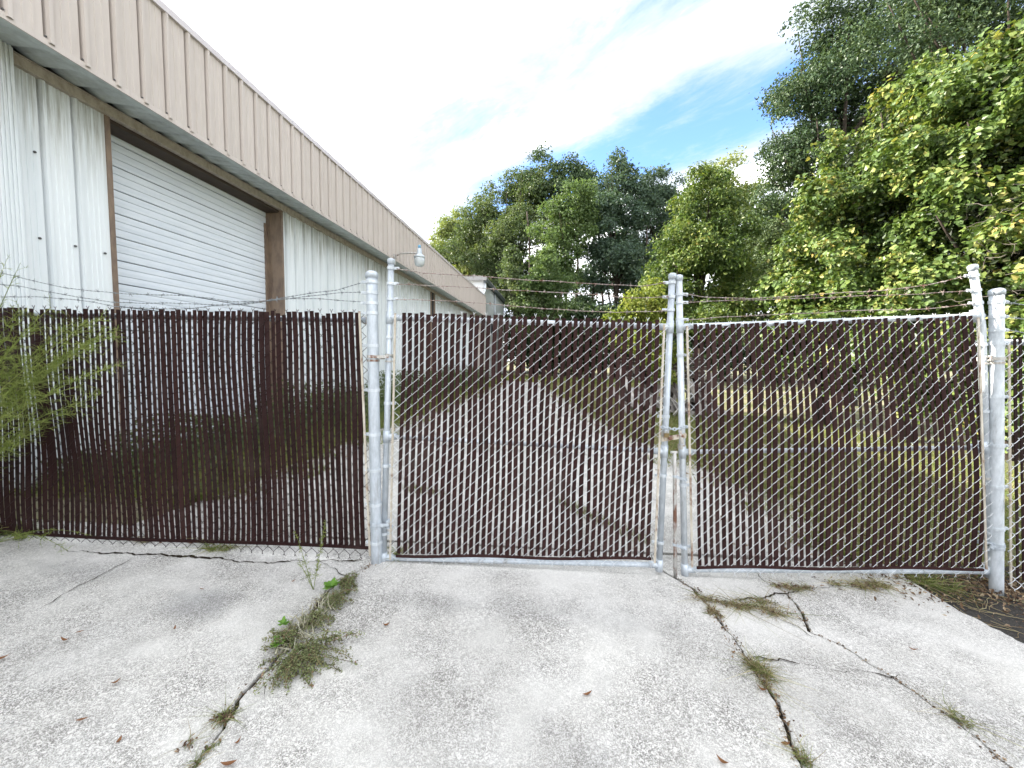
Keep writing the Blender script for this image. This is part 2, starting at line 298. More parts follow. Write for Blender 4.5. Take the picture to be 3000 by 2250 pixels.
class MB:
    """collects polygons; every piece may have its own polygon size"""
    def __init__(s): s.v = []; s.f = []; s.n = 0
    def add(s, v, f):
        v = np.asarray(v, float).reshape(-1, 3); f = np.asarray(f, int)
        s.v.append(v); s.f.append(f + s.n); s.n += len(v); return s
    def box(s, c, ax, ay, az):
        c, ax, ay, az = (np.asarray(q, float) for q in (c, ax, ay, az))
        v = [c + i * ax + j * ay + k * az for i in (-1, 1) for j in (-1, 1) for k in (-1, 1)]
        return s.add(v, [(0, 1, 3, 2), (4, 6, 7, 5), (0, 4, 5, 1), (2, 3, 7, 6), (0, 2, 6, 4), (1, 5, 7, 3)])
    def bx(s, x0, x1, y0, y1, z0, z1):
        return s.box(((x0 + x1) / 2, (y0 + y1) / 2, (z0 + z1) / 2), ((x1 - x0) / 2, 0, 0), (0, (y1 - y0) / 2, 0), (0, 0, (z1 - z0) / 2))
    def tube(s, P, r, sides=8, cap=True, squash=None, ref=None):
        P = np.asarray(P, float); n = len(P); r = np.broadcast_to(np.asarray(r, float), (n,))
        T = np.gradient(P, axis=0); T = unit(T)
        if ref is None:
            ref = np.array([0.13, 0.97, 0.21]) if abs(T[:, 1]).mean() < 0.8 else np.array([0.97, 0.1, 0.2])
        A = unit(np.cross(T, ref)); B = np.cross(T, A)
        a = np.linspace(0, 2 * np.pi, sides, endpoint=False)
        V = P[:, None, :] + r[:, None, None] * (np.cos(a)[None, :, None] * A[:, None, :] + np.sin(a)[None, :, None] * B[:, None, :])
        i = np.arange(n - 1)[:, None] * sides; j = np.arange(sides)[None, :]; k = (j + 1) % sides
        f = np.stack([i + j, i + k, i + sides + k, i + sides + j], -1).reshape(-1, 4)
        o = s.n; s.add(V.reshape(-1, 3), f)
        if cap:
            s.f.append(np.array([np.arange(sides)[::-1] + o])); s.f.append(np.array([np.arange(sides) + o + (n - 1) * sides]))
        return s
    def loft(s, P, prof_dirs, cap=True):
        """P: n ring centres; prof_dirs: n x m x 3 offsets"""
        V = P[:, None, :] + prof_dirs; n, m = V.shape[:2]
        i = np.arange(n - 1)[:, None] * m; j = np.arange(m)[None, :]; k = (j + 1) % m
        f = np.stack([i + j, i + k, i + m + k, i + m + j], -1).reshape(-1, 4); o = s.n
        s.add(V.reshape(-1, 3), f)
        if cap:
            s.f.append(np.array([np.arange(m)[::-1] + o])); s.f.append(np.array([np.arange(m) + o + (n - 1) * m]))
        return s
    def lathe(s, base, axis, prof, sides=14):
        """prof: list of (distance along axis, radius)"""
        ax = unit(axis); P = np.array([np.asarray(base) + ax * d for d, _ in prof]); r = np.array([q for _, q in prof])
        ref = np.array([0, 1.0, 0]) if abs(ax[1]) < 0.8 else np.array([1.0, 0, 0])
        A = unit(np.cross(ax, ref)); B = np.cross(ax, A); a = np.linspace(0, 2 * np.pi, sides, endpoint=False)
        D = r[:, None, None] * (np.cos(a)[None, :, None] * A + np.sin(a)[None, :, None] * B)
        return s.loft(P, D)
    def grid(s, V):
        n, m = V.shape[:2]; i = np.arange(n - 1)[:, None] * m; j = np.arange(m - 1)[None, :]
        f = np.stack([i + j, i + j + 1, i + m + j + 1, i + m + j], -1).reshape(-1, 4)
        return s.add(V.reshape(-1, 3), f)
    def mesh(s, name, off=(0, 0, 0), smooth=False):
        me = bpy.data.meshes.new(name)
        V = np.concatenate(s.v) - np.asarray(off, float)
        me.vertices.add(len(V)); me.vertices.foreach_set('co', V.astype(np.float32).ravel())
        tot = np.concatenate([np.full(len(f), f.shape[1]) for f in s.f]); idx = np.concatenate([f.ravel() for f in s.f])
        me.loops.add(len(idx)); me.loops.foreach_set('vertex_index', idx.astype(np.int32))
        me.polygons.add(len(tot)); st = np.concatenate([[0], np.cumsum(tot)[:-1]])
        me.polygons.foreach_set('loop_start', st.astype(np.int32)); me.polygons.foreach_set('loop_total', tot.astype(np.int32))
        me.polygons.foreach_set('use_smooth', np.full(len(tot), bool(smooth)))
        me.update(calc_edges=True); return me

LOC = {}
def empty(name, loc, label, cat, group=None):
    o = bpy.data.objects.new(name, None); COL.objects.link(o); o.location = loc; o.empty_display_size = 0.2
    o['label'] = label; o['category'] = cat
    if group: o['group'] = group
    LOC[o.name] = np.asarray(loc, float); return o
def obj(name, mb, mat, parent=None, smooth=False, label=None, cat=None, group=None, kind=None, origin=None):
    """one mesh object; under a parent its vertices are taken relative to the thing's base"""
    if parent is not None: off = LOC[parent.name]
    elif origin is not None: off = np.asarray(origin, float)
    else: off = np.zeros(3)
    me = mb.mesh(name, off, smooth); me.materials.append(M[mat] if isinstance(mat, str) else mat)
    o = bpy.data.objects.new(name, me); COL.objects.link(o)
    if parent is not None: o.parent = parent; LOC[o.name] = off
    else: o.location = off; LOC[o.name] = off
    if label: o['label'] = label
    if cat: o['category'] = cat
    if group: o['group'] = group
    if kind: o['kind'] = kind
    return o
def inst(name, me, parent, loc):
    o = bpy.data.objects.new(name, me); COL.objects.link(o); o.parent = parent; o.location = np.asarray(loc, float) - LOC[parent.name]; LOC[o.name] = LOC[parent.name]
    return o

def leaf_mesh(mb, P, Nrm, size, shape='quad', rng=RNG, aspect=0.6):
    """P: points, Nrm: facing; every leaf is its own island"""
    n = len(P); Nrm = unit(Nrm); t = unit(rng.normal(size=(n, 3))); t[:, 2] -= 0.5
    A = unit(np.cross(Nrm, t)); B = np.cross(Nrm, A); s = np.broadcast_to(np.asarray(size, float), (n,))[:, None]
    if shape == 'quad':            # bent lozenge
        cup = 0.18
        v = np.stack([P - B * s * .5, P + A * s * .5 * aspect + Nrm * s * cup, P + B * s * .5, P - A * s * .5 * aspect + Nrm * s * cup], 1)
        f = np.arange(n)[:, None, None] * 4 + np.array([[[0, 1, 2], [0, 2, 3]]])
    else:                          # heart-shaped leaf, folded along the midrib
        pr = [(0, -.30, 0), (.34, -.48, .10), (.52, -.12, .14), (.30, .26, .06), (0, .62, -.06), (-.30, .26, .06), (-.52, -.12, .14), (-.34, -.48, .10)]
        v = np.stack([P + (A * a + B * b + Nrm * c) * s for a, b, c in pr], 1)
        f = np.arange(n)[:, None, None] * 8 + np.array([[[0, 1, 2], [0, 2, 3], [0, 3, 4], [0, 4, 5], [0, 5, 6], [0, 6, 7]]])
    return mb.add(v.reshape(-1, 3), f.reshape(-1, 3))

def ribbons(mb, P, width, rng=RNG):
    """P: n x k x 3 curved blades, tapering to a point"""
    n, k = P.shape[:2]; T = unit(P[:, -1] - P[:, 0]); side = unit(np.cross(T, rng.normal(size=(n, 3))))
    w = np.broadcast_to(np.asarray(width, float), (n,))
    taper = np.linspace(1, 0.12, k)[None, :, None] * w[:, None, None] * 0.5
    Lf = P - side[:, None] * taper; Rt = P + side[:, None] * taper
    v = np.stack([Lf, Rt], 2).reshape(n, -1, 3)
    q = np.array([[2 * i, 2 * i + 1, 2 * i + 3, 2 * i + 2] for i in range(k - 1)])
    f = np.arange(n)[:, None, None] * (2 * k) + q[None]
    return mb.add(v.reshape(-1, 3), f.reshape(-1, 4))

# ------------------------------------------------------------------ fence line and ground
FL = at(1090, 1060, 2.86); FR = at(2915, 1060, 2.72)
FD = unit(np.array([FR[0] - FL[0], FR[1] - FL[1], 0.0]))           # along the fence, to the right
FN = np.array([-FD[1], FD[0], 0.0])                                # away from the camera
def fp(px, py, off=0.0):
    d = ray(px, py); t = (np.dot(FL - CAM, FN) + off) / np.dot(d, FN); return CAM + d * t
_gb = np.array([fp(*q) for q in ((-60, 1568), (300, 1592), (700, 1618), (1090, 1646), (1500, 1668), (1978, 1690), (2450, 1708), (2915, 1729))])
_gX = np.concatenate([[-60, -6], _gb[:, 0], [6, 60]]); _gZ = np.concatenate([[_gb[0, 2] + .05, _gb[0, 2] + .02], _gb[:, 2], [_gb[-1, 2] - .06, _gb[-1, 2] - .1]])
_cs = np.linspace(-61, 61, 4001); _cz = np.interp(_cs, _gX, _gZ); _k = np.hanning(31); _cz = np.convolve(np.pad(_cz, 15, mode='edge'), _k / _k.sum(), 'valid')
def gz(x, y=0.0): return np.interp(x, _cs, _cz) + 0.0 * np.asarray(y)
def gp(px, py):
    d = ray(px, py); p = CAM + d * ((0 - CAM[2]) / d[2])
    for _ in range(8): p = CAM + d * ((gz(p[0]) - CAM[2]) / d[2])
    return p
def fence_y(x): return FL[1] + (x - FL[0]) * FD[1] / FD[0]

def wob(t, seed, amp, freqs=(1.3, 3.1, 7.7, 17.3, 41.0)):
    r = np.random.default_rng(seed); o = np.zeros_like(np.asarray(t, float))
    for i, f in enumerate(freqs): o += np.sin(np.asarray(t) * f * 2 * np.pi / 1.0 * 0.5 + r.uniform(0, 6.28)) / (1 + i * 0.75)
    return o * amp

make_materials()
def ground():
    xs = np.concatenate([[-400, -120, -60], np.linspace(-12, 14, 53), [60, 120, 400]]); ys = np.concatenate([[-200, -40], np.linspace(-4, 30, 35), [60, 120, 500]])
    X, Y = np.meshgrid(xs, ys); Z = gz(X) - 0.07 + np.where((X > 5.0), 0.0, 0.0)
    obj('ground', MB().grid(np.stack([X, Y, Z], -1)), 'ground', kind='structure')
ground()

# ---- concrete drive: slabs whose edges are the cracks
def curve(pts, seed, amp=0.012):
    P = np.array([gp(*p) for p in pts]); P = P[np.argsort(P[:, 1])]
    ya, xa = P[:, 1], P[:, 0]
    def fx(y):
        y = np.asarray(y, float); x = np.interp(y, ya, xa)
        s0 = (xa[1] - xa[0]) / (ya[1] - ya[0]); x = np.where(y < ya[0], xa[0] + (y - ya[0]) * s0 * 0.8, x)
        return x + wob(y, seed, amp)
    return fx
J1 = curve([(560, 2270), (640, 2150), (700, 2050), (775, 1965), (850, 1880), (930, 1770), (1000, 1700), (1090, 1655)], 3)
J2 = curve([(2365, 2270), (2310, 2150), (2280, 2050), (2200, 1960), (2140, 1870), (2080, 1775), (2030, 1725), (1978, 1692), (1935, 1668)], 5)
J3 = curve([(2985, 2270), (2800, 2110), (2600, 1975), (2470, 1890), (2385, 1855), (2330, 1770), (2290, 1735), (2240, 1705)], 8)
ED = curve([(3250, 2080), (3000, 1890), (2900, 1830), (2790, 1775), (2660, 1735), (2520, 1712), (2400, 1705)], 9, 0.02)
def w1(y): return 0.004 + 0.004 * (1 + np.sin(np.asarray(y) * 9.0)) + np.clip(wob(y, 31, 0.004), 0, 1)
def w2(y): return 0.003 + 0.0035 * (1 + np.sin(np.asarray(y) * 7.0 + 1)) + np.clip(wob(y, 33, 0.005), 0, 1)
def w3(y): return 0.0035 + 0.003 * (1 + np.sin(np.asarray(y) * 5.0 + 2)) + np.clip(wob(y, 35, 0.002), 0, 1)
drive = empty('driveway', (0, 2.0, 0), 'cracked pale concrete driveway in front of the gates', 'driveway'); del drive['category']; drive['kind'] = 'structure'
def slab(lf, rf, y0, y1, nx, lift=0.0, seed=0, ny=None, back=None):
    ny = ny or int((y1 - y0) / 0.022)
    t = np.linspace(0, 1, ny)[:, None]; u = np.linspace(0, 1, nx)[None, :]
    u = 0.5 - 0.5 * np.cos(np.pi * u)
    Y = y0 + (y1 - y0) * t + 0 * u
    if back is not None:                           # far edge follows the fence line
        xm = lf(Y) + (rf(Y) - lf(Y)) * u; Y = y0 + (back(xm) - y0) * t
    X = lf(Y) + (rf(Y) - lf(Y)) * u
    Z = gz(X) + lift + 0.004 * np.sin(X * 2.1 + seed) * np.cos(Y * 1.7 + seed)
    m = MB(); V = np.stack([X, Y, Z], -1)
    Vd = V.copy(); Vd[..., 2] -= 0.06
    # round the arrises a little
    V[:, 0, 2] -= 0.006; V[:, -1, 2] -= 0.006
    m.grid(V); m.grid(np.stack([Vd[:, 0], V[:, 0]], 1)); m.grid(np.stack([V[:, -1], Vd[:, -1]], 1))
    m.grid(np.stack([V[0], Vd[0]], 0)[:, ::1]); m.grid(np.stack([Vd[-1], V[-1]], 0))
    return obj('slab', m, 'concrete', drive)
bk = lambda x: fence_y(x) + 0.32 + wob(x, 77, 0.004)
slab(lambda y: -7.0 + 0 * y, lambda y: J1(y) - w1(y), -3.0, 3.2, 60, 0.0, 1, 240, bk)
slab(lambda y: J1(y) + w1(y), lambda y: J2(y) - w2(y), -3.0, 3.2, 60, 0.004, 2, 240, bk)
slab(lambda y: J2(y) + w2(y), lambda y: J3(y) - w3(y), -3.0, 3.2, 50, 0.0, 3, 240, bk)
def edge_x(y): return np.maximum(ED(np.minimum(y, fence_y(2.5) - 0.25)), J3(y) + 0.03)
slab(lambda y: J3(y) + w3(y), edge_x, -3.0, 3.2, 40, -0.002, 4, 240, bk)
m = MB()                                           # dark soil at the bottom of the joints
for J in (J1, J2, J3):
    yy = np.linspace(-3, 3.1, 200); xx = J(yy)
    m.grid(np.stack([np.stack([xx - .05, yy, gz(xx) - .016], -1), np.stack([xx + .05, yy, gz(xx) - .016], -1)], 1))
obj('joint_soil', m, 'crack', drive)
def crack(pts, w=0.006, seed=0, amp=0.020, step=0.02):
    P = np.array([gp(*p) for p in pts]); d = np.concatenate([[0], np.cumsum(np.linalg.norm(np.diff(P, axis=0), axis=1))])
    t = np.arange(0, d[-1], step); X = np.interp(t, d, P[:, 0]) + wob(t, seed, amp * .6); Y = np.interp(t, d, P[:, 1]) + wob(t, seed + 1, amp)
    T = unit(np.stack([np.gradient(X), np.gradient(Y)], -1)); Nn = np.stack([-T[:, 1], T[:, 0]], -1)
    ww = 1.5 * w * np.clip(0.55 + wob(t, seed + 2, 0.35), 0.08, 1.6) * np.minimum(1, np.minimum(t, d[-1] - t) / 0.12 + 0.15)
    z = gz(X) + 0.0065
    A = np.stack([X - Nn[:, 0] * ww, Y - Nn[:, 1] * ww, z], -1); B = np.stack([X + Nn[:, 0] * ww, Y + Nn[:, 1] * ww, z], -1)
    obj('crack', MB().grid(np.stack([A, B], 1)), 'crack', drive)
crack([(150, 1612), (240, 1618), (330, 1628), (400, 1630), (500, 1625), (620, 1634), (760, 1648), (900, 1652), (1060, 1640)], 0.008, 50)
crack([(395, 1632), (330, 1668), (240, 1712), (180, 1745), (110, 1790)], 0.004, 54)
crack([(930, 1645), (970, 1665), (1005, 1690), (1050, 1672), (1085, 1655)], 0.004, 57)
crack([(780, 1975), (768, 2020), (760, 2060)], 0.003, 60)
crack([(2085, 1768), (2160, 1760), (2260, 1740), (2330, 1735), (2450, 1722), (2520, 1720)], 0.004, 62)
crack([(2180, 1920), (2290, 1935), (2370, 1965), (2450, 1978), (2540, 1975), (2660, 1988)], 0.004, 65)
crack([(2230, 1790), (2330, 1830), (2390, 1868)], 0.003, 68)
crack([(2300, 1740), (2350, 1800), (2400, 1865)], 0.003, 71)
# yard slab behind the gates
yard = empty('yard_pavement', (0, 10, 0), 'pale concrete yard behind the gates', 'pavement'); del yard['category']; yard['kind'] = 'structure'
def yslab(x0, x1, y0, y1, seed):
    t = np.linspace(0, 1, 60)[:, None]; u = np.linspace(0, 1, 20)[None, :]; Y = y0 + (y1 - y0) * t + 0 * u
    if y0 < 4: Y = fence_y(x0 + (x1 - x0) * u) + 0.34 + (y1 - fence_y(x0 + (x1 - x0) * u) - 0.34) * t
    xr = np.interp(Y, [3, 4.6, 6.2, 9, 30], [2.3, 2.9, 2.3, 1.6, -1.4]) + wob(Y, 19, 0.10, (.3, .7, 1.6, 3.7)); X = x0 + wob(Y, 17, 0.03) + (xr - x0 - wob(Y, 17, 0.03)) * u
    m = MB(); V = np.stack([X, Y, gz(X) - 0.002 * (seed % 3)], -1); m.grid(V); D = V.copy(); D[..., 2] -= .06
    m.grid(np.stack([D[:, 0], V[:, 0]], 1)); m.grid(np.stack([V[:, -1], D[:, -1]], 1)); m.grid(np.stack([V[0], D[0]], 0)); m.grid(np.stack([D[-1], V[-1]], 0))
    obj('slab', m, 'concrete', yard)
for k, (y0, y1) in enumerate(((3.0, 6.6), (6.64, 11.0), (11.04, 17.0), (17.04, 27.0))):
    yslab(-3.6, 3.0, y0, y1, 11 + 3 * k)
# dark strip of old tarmac to the right of the drive
xs = np.linspace(2.2, 7.5, 50); ys = np.linspace(-3, 3.6, 60); X, Y = np.meshgrid(xs, ys)
obj('tarmac', MB().grid(np.stack([X, Y, gz(X) - 0.03 + 0.008 * np.sin(X * 5) * np.cos(Y * 7)], -1)), 'tarmac', kind='structure')

# ------------------------------------------------------------------ warehouse
XF, XW, XC = -5.20, -5.86, -6.19              # fascia face, wall face, roller door face
def xp(px, py, X):
    d = ray(px, py); return CAM + d * (X / d[0])
Z_FB = float(np.mean([xp(*q, XF)[2] for q in ((0, 46), (500, 352), (1001, 661), (1380, 898))]))
Z_FT = float(np.mean([xp(*q, XF)[2] for q in ((480, 0), (1000, 487), (1127, 600), (1400, 850))]))
Z_TT = float(np.mean([xp(*q, XW)[2] for q in ((46, 143), (300, 303), (833, 612))]))      # top of tan trim at the wall
Z_TB = Z_TT - 0.13
print('building z', Z_FB, Z_FT, Z_TT)
BY0, BY1 = -5.5, 27.6
wh = empty('warehouse', (XW, 12, 0), 'long metal warehouse with beige ribbed fascia and white roller door', 'building')
FT = 0.3048
def rib_panel(z0, z1, minor=2, h=0.030, slot=0.0, mh=0.004):
    """ribbed sheet one bay wide in Y, normal +X; the tall rib sits at the start of the bay"""
    pr = [(0.0, 0), (0.002, -slot), (0.024, -slot), (0.026, 0.004), (0.036, h), (0.066, h), (0.088, 0)] if slot else [(0.0, 0), (0.016, h), (0.05, h), (0.066, 0)]
    for k in range(minor):
        c = 0.088 + (FT - 0.088) * (k + 1) / (minor + 1); pr += [(c - .012, 0), (c - .007, mh), (c + .007, mh), (c + .012, 0)]
    pr += [(FT, 0)]
    P = np.array(pr); V = np.zeros((2, len(P), 3)); V[0, :, 0] = P[:, 1]; V[0, :, 1] = P[:, 0]; V[0, :, 2] = z0; V[1] = V[0]; V[1, :, 2] = z1
    m = MB(); m.grid(V); return m
me_f = rib_panel(Z_FB, Z_FT - 0.03, 2, 0.034, 0.04, 0.007).mesh('fascia_panel'); me_f.materials.append(M['fascia'])
ribs0 = 5860.0 / F * F / (1630 - 127) * 1.0
y_r = CAM[1] + xp(127, 110, XF)[1]             # a rib seen in the photo fixes the bay grid
k0 = math.floor((BY0 - y_r) / FT); k1 = math.ceil((BY1 - y_r) / FT)
for k in range(k0, k1): inst('fascia_panel', me_f, wh, (XF, y_r + k * FT, 0))
FB0, FB1 = y_r + k0 * FT, y_r + k1 * FT
m = MB(); m.bx(XF - 0.02, XF + 0.042, FB0, FB1, Z_FT - 0.09, Z_FT); m.bx(XF - 0.35, XF - 0.02, FB0, FB1, Z_FT - 0.02, Z_FT + 0.003); obj('coping', m, 'coping', wh)
m = MB(); m.bx(XF - 0.004, XF + 0.012, FB0, FB1, Z_FB - 0.035, Z_FB + 0.03); obj('drip_trim', m, 'fascia', wh)
m = MB(); m.bx(XF - 0.10, XF - 0.006, FB0, FB1, Z_FB - 0.02, Z_FB - 0.012); obj('soffit_edge', m, 'soffit', wh)
# soffit sheets, rising slightly to the wall, with open corrugation ends
ysof = y_r + 0.08
zs0, zs1 = Z_FB - 0.016, Z_TT + 0.055
L_ = XF - 0.10 - XW
V = np.zeros((2, 6, 3)); prof = [(0, 0), (0.012, .030), (0.06, .028), (0.16, 0.012), (0.25, 0.0), (FT, 0.0)]
for i, (yy, hh) in enumerate(prof):
    V[0, i] = (0, yy, zs0 + hh * .3); V[1, i] = (-L_, yy, zs1 - 0.045 + hh * 2.6)
me_s = MB().grid(V).mesh('soffit_panel'); me_s.materials.append(M['soffit'])
for k in range(k0, k1): inst('soffit_panel', me_s, wh, (XF - 0.10, ysof + k * FT, 0))
m = MB(); m.bx(XW - 0.02, XW + 0.05, FB0, FB1, Z_TB, Z_TT); m.bx(XW - 0.02, XW + 0.062, FB0, FB1, Z_TT - 0.022, Z_TT - 0.008); m.bx(XW - .02, XW + .058, FB0, FB1, Z_TB - 0.004, Z_TB + 0.012)
obj('eave_trim', m, 'trim', wh)
# door opening
DY0 = xp(336, 700, XW)[1]; DY1 = xp(824, 760, XW)[1]
Z_LT = Z_TB - 0.02
print('door', DY0, DY1)
D2 = xp(1262, 880, XW)[1]
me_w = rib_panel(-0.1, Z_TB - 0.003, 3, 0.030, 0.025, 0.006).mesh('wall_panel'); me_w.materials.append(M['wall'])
y_w = xp(861.5, 700, XW)[1]
for k in range(int((DY0 - 9) / FT) - 40, 80):
    y = y_w + k * FT
    if y < BY0 or y > BY1 - FT * 0.5: continue
    if y + FT > DY0 - 0.10 and y < DY1 + 0.02: continue
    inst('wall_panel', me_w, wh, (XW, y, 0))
# closing strips beside the door
def flat(y0, y1, x=XW + .002): return MB().bx(x - .03, x, y0, y1, -0.1, Z_TB - .004)
ylast = max(y_w + k * FT for k in range(-60, 80) if y_w + (k + 1) * FT <= DY0 - 0.10) + FT
obj('wall_strip', flat(ylast - 0.002, DY0 - 0.05), 'wall', wh)
yfirst = min(y_w + k * FT for k in range(-60, 80) if y_w + k * FT >= DY1 + 0.02)
obj('wall_strip', flat(DY1 + 0.035, yfirst + 0.004), 'wall', wh)
# jambs (return into the opening) and header
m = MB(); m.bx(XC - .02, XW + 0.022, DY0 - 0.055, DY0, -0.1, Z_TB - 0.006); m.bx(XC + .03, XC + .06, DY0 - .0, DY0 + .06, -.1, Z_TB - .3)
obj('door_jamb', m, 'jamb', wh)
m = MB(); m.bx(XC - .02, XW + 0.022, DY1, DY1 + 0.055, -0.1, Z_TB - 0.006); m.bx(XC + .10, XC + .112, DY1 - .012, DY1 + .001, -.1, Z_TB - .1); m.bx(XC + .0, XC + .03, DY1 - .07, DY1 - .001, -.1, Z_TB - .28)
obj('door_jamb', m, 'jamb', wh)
ZH = float(xp(345, 395, XC)[2]); print('door head', ZH, Z_TB)
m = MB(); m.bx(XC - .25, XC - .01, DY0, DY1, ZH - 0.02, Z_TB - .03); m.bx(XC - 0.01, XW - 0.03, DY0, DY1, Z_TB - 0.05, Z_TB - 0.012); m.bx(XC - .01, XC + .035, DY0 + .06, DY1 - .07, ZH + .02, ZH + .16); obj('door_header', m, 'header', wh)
door = obj('roller_door', MB().bx(XC - 0.045, XC - 0.03, DY0 + .0, DY1 - .0, -0.1, ZH), 'void', wh)
pitch = 0.108; z = ZH - 0.02; k = 0
def curtain_slat(h):
    pz = np.array([0.0, 0.004, 0.02, h * .5, h - 0.02, h - 0.003, h - 0.0015]); px = np.array([-.022, -.001, 0.001, 0.003, 0.001, -.001, -.022])
    V = np.zeros((2, len(pz), 3)); V[0, :, 0] = px; V[0, :, 2] = pz; V[1] = V[0]; V[0, :, 1] = 0.004; V[1, :, 1] = DY1 - DY0 - 0.004
    return MB().grid(V.transpose(1, 0, 2)[:, ::-1])
me_c = curtain_slat(pitch).mesh('door_slat'); me_c.materials.append(M['curtain'])
me_c2 = curtain_slat(pitch - 0.009).mesh('door_slat'); me_c2.materials.append(M['curtain'])
while z > -0.05:
    z -= pitch; o = bpy.data.objects.new('door_slat', me_c2 if k % 3 == 1 else me_c); COL.objects.link(o); o.parent = door
    o.location = np.array([XC, DY0, z]) - LOC[wh.name]; k += 1
# corner pilaster at the near end of the wall
CY = xp(48, 300, XW + 0.12)[1]
m = MB(); m.bx(XW - .05, XW + 0.12, BY0, CY, -0.1, Z_FB + .05)
obj('wall_return', m, 'wall', wh)
m = MB()
for k in range(7): m.bx(XW + 0.12, XW + 0.132, CY - 0.035 - k * 0.034, CY - 0.020 - k * 0.034, -0.1, Z_TT)
obj('corner_flute', m, 'wall', wh)
m = MB()
for (px, py) in ((120, 698), (224, 721), (311, 742), (105, 445)):
    p = xp(px, py, XW + 0.03); m.lathe(p - np.array([.02, 0, 0]), (1, 0, 0), [(0, .014), (.012, .014), (.02, .008), (.022, .001)], 8)
obj('wall_screw', m, 'screw', wh)
m = MB()
for k in range(k0, k1):
    y = y_r + k * FT + 0.010; m.lathe((XF + 0.012, y, Z_FB + 0.045), (1, 0, 0), [(0, .011), (.006, .011), (.008, .006), (.009, .001)], 6)
obj('fascia_screw', m, 'screw', wh)
# downspout and trim further along the wall, tan strip of the second opening
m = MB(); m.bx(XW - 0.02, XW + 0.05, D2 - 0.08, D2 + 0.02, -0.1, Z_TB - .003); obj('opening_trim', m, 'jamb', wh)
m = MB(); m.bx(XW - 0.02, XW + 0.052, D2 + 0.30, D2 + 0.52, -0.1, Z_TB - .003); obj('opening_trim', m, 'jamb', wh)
m = MB(); m.bx(XW - 0.02, XW + 0.034, D2 + 0.02, D2 + 0.30, -0.1, Z_TB - .003); obj('service_door', m, 'void', wh)
# closed shell: roof, rear and end walls
m = MB(); m.bx(-32, XF - 0.34, BY0, BY1, Z_FT - 0.5, Z_FT - 0.35); obj('roof', m, 'roof', wh)
m = MB(); m.bx(-32, XF - .05, BY1, BY1 + .15, -0.1, Z_FT - .06); m.bx(-32, XF - 0.05, BY0 - .15, BY0, -0.1, Z_FT - .06); m.bx(-32.15, -32, BY0 - .15, BY1 + .15, -.1, Z_FT - .06); obj('end_wall', m, 'fascia', wh)

# yard lamp on the fascia
def yard_lamp():
    b = xp(1157, 752, XF + 0.03); Yd = b[1]
    def yp(px, py):
        d = ray(px, py); return CAM + d * ((Yd) / d[1])
    root = empty('yard_lamp', b, 'grey dusk-to-dawn yard lamp on a curved arm off the fascia', 'lamp')
    a0 = b; a1 = yp(1172, 743); a2 = yp(1195, 741); a3 = yp(1222, 741.5)
    obj('arm', MB().tube([a0 - np.array([.06, 0, .12]), a0, a1, a2, a3], 0.028, 8), 'galv_rust', root, True)
    obj('bracket', MB().box(b + np.array([-.03, 0, -.08]), (.03, 0, 0), (0, .06, 0), (0, 0, .16)), 'galv_rust', root)
    c = yp(1229, 780); t = yp(1228.5, 718); H = t[2] - c[2]; s = H / 62.0
    obj('housing', MB().lathe((c[0], Yd, c[2]), (0, 0, 1), [(24 * s, 16.0 * s), (26 * s, 17 * s), (29 * s, 16 * s), (35 * s, 9 * s), (37 * s, 7.8 * s), (52 * s, 6.6 * s), (53 * s, 4.6 * s), (54 * s, 1 * s)], 18), 'lamp', root, True)
    obj('lens', MB().lathe((c[0], Yd, c[2]), (0, 0, 1), [(0, 1 * s), (0.5 * s, 10 * s), (4 * s, 13.5 * s), (12 * s, 15 * s), (24.5 * s, 15.6 * s)], 18), 'lens', root, True)
    obj('photocell', MB().lathe((c[0], Yd, c[2]), (0, 0, 1), [(53.5 * s, 4.2 * s), (61 * s, 4.2 * s), (62 * s, 3 * s), (62.4 * s, .3 * s)], 12), 'eye', root, True)
yard_lamp()

# white shed beyond the warehouse
def shed():
    yk = 29.0; ya = yk + 11
    def yp(px, py):
        d = ray(px, py); return CAM + d * (yk / d[1])
    c = yp(1418, 818); x1 = c[0]; zt = c[2]; x0 = x1 - 7.0
    root = empty('white_shed', (x1 - 3, yk + 5, 0), 'small white shed with grey roof edge behind the warehouse', 'shed')
    obj('wall', MB().bx(x0, x1, yk, ya, -0.2, zt), 'shed', root)
    m = MB(); m.bx(x0 - .1, x1 + .25, yk - .35, ya + .1, zt + .004, zt + .12); m.bx(x0 - .1, x1 + .26, yk - .36, yk - .30, zt - .14, zt + .15); obj('roof', m, 'roof', root)
    m = MB(); m.bx(x1 + 0.01, x1 + .27, yk - .29, ya + .11, zt - .30, zt + 0.003); obj('roof_edge', m, 'shed_trim', root)
    m = MB(); m.tube([(x1 + .12, yk - .12, zt - .2), (x1 + .12, yk - .12, zt - .9), (x1 - .08, yk - .10, zt - 1.3), (x1 - .08, yk - .1, 0)], .09, 8); obj('downspout', m, 'galv_white', root, True)
    m = MB(); m.tube([(x1 + .10, yk + 4.6, zt - .3), (x1 + .10, yk + 4.6, 0)], .07, 8); obj('downspout', m, 'galv_white', root, True)
    w = obj('window', MB().bx(x1 - .02, x1 + .03, yk + 3.2, yk + 4.0, zt - 3.9, zt - 2.5), 'shed_trim', root)
    obj('pane', MB().bx(x1 + .03, x1 + .036, yk + 3.28, yk + 3.92, zt - 3.8, zt - 2.6), 'void', w)
shed()

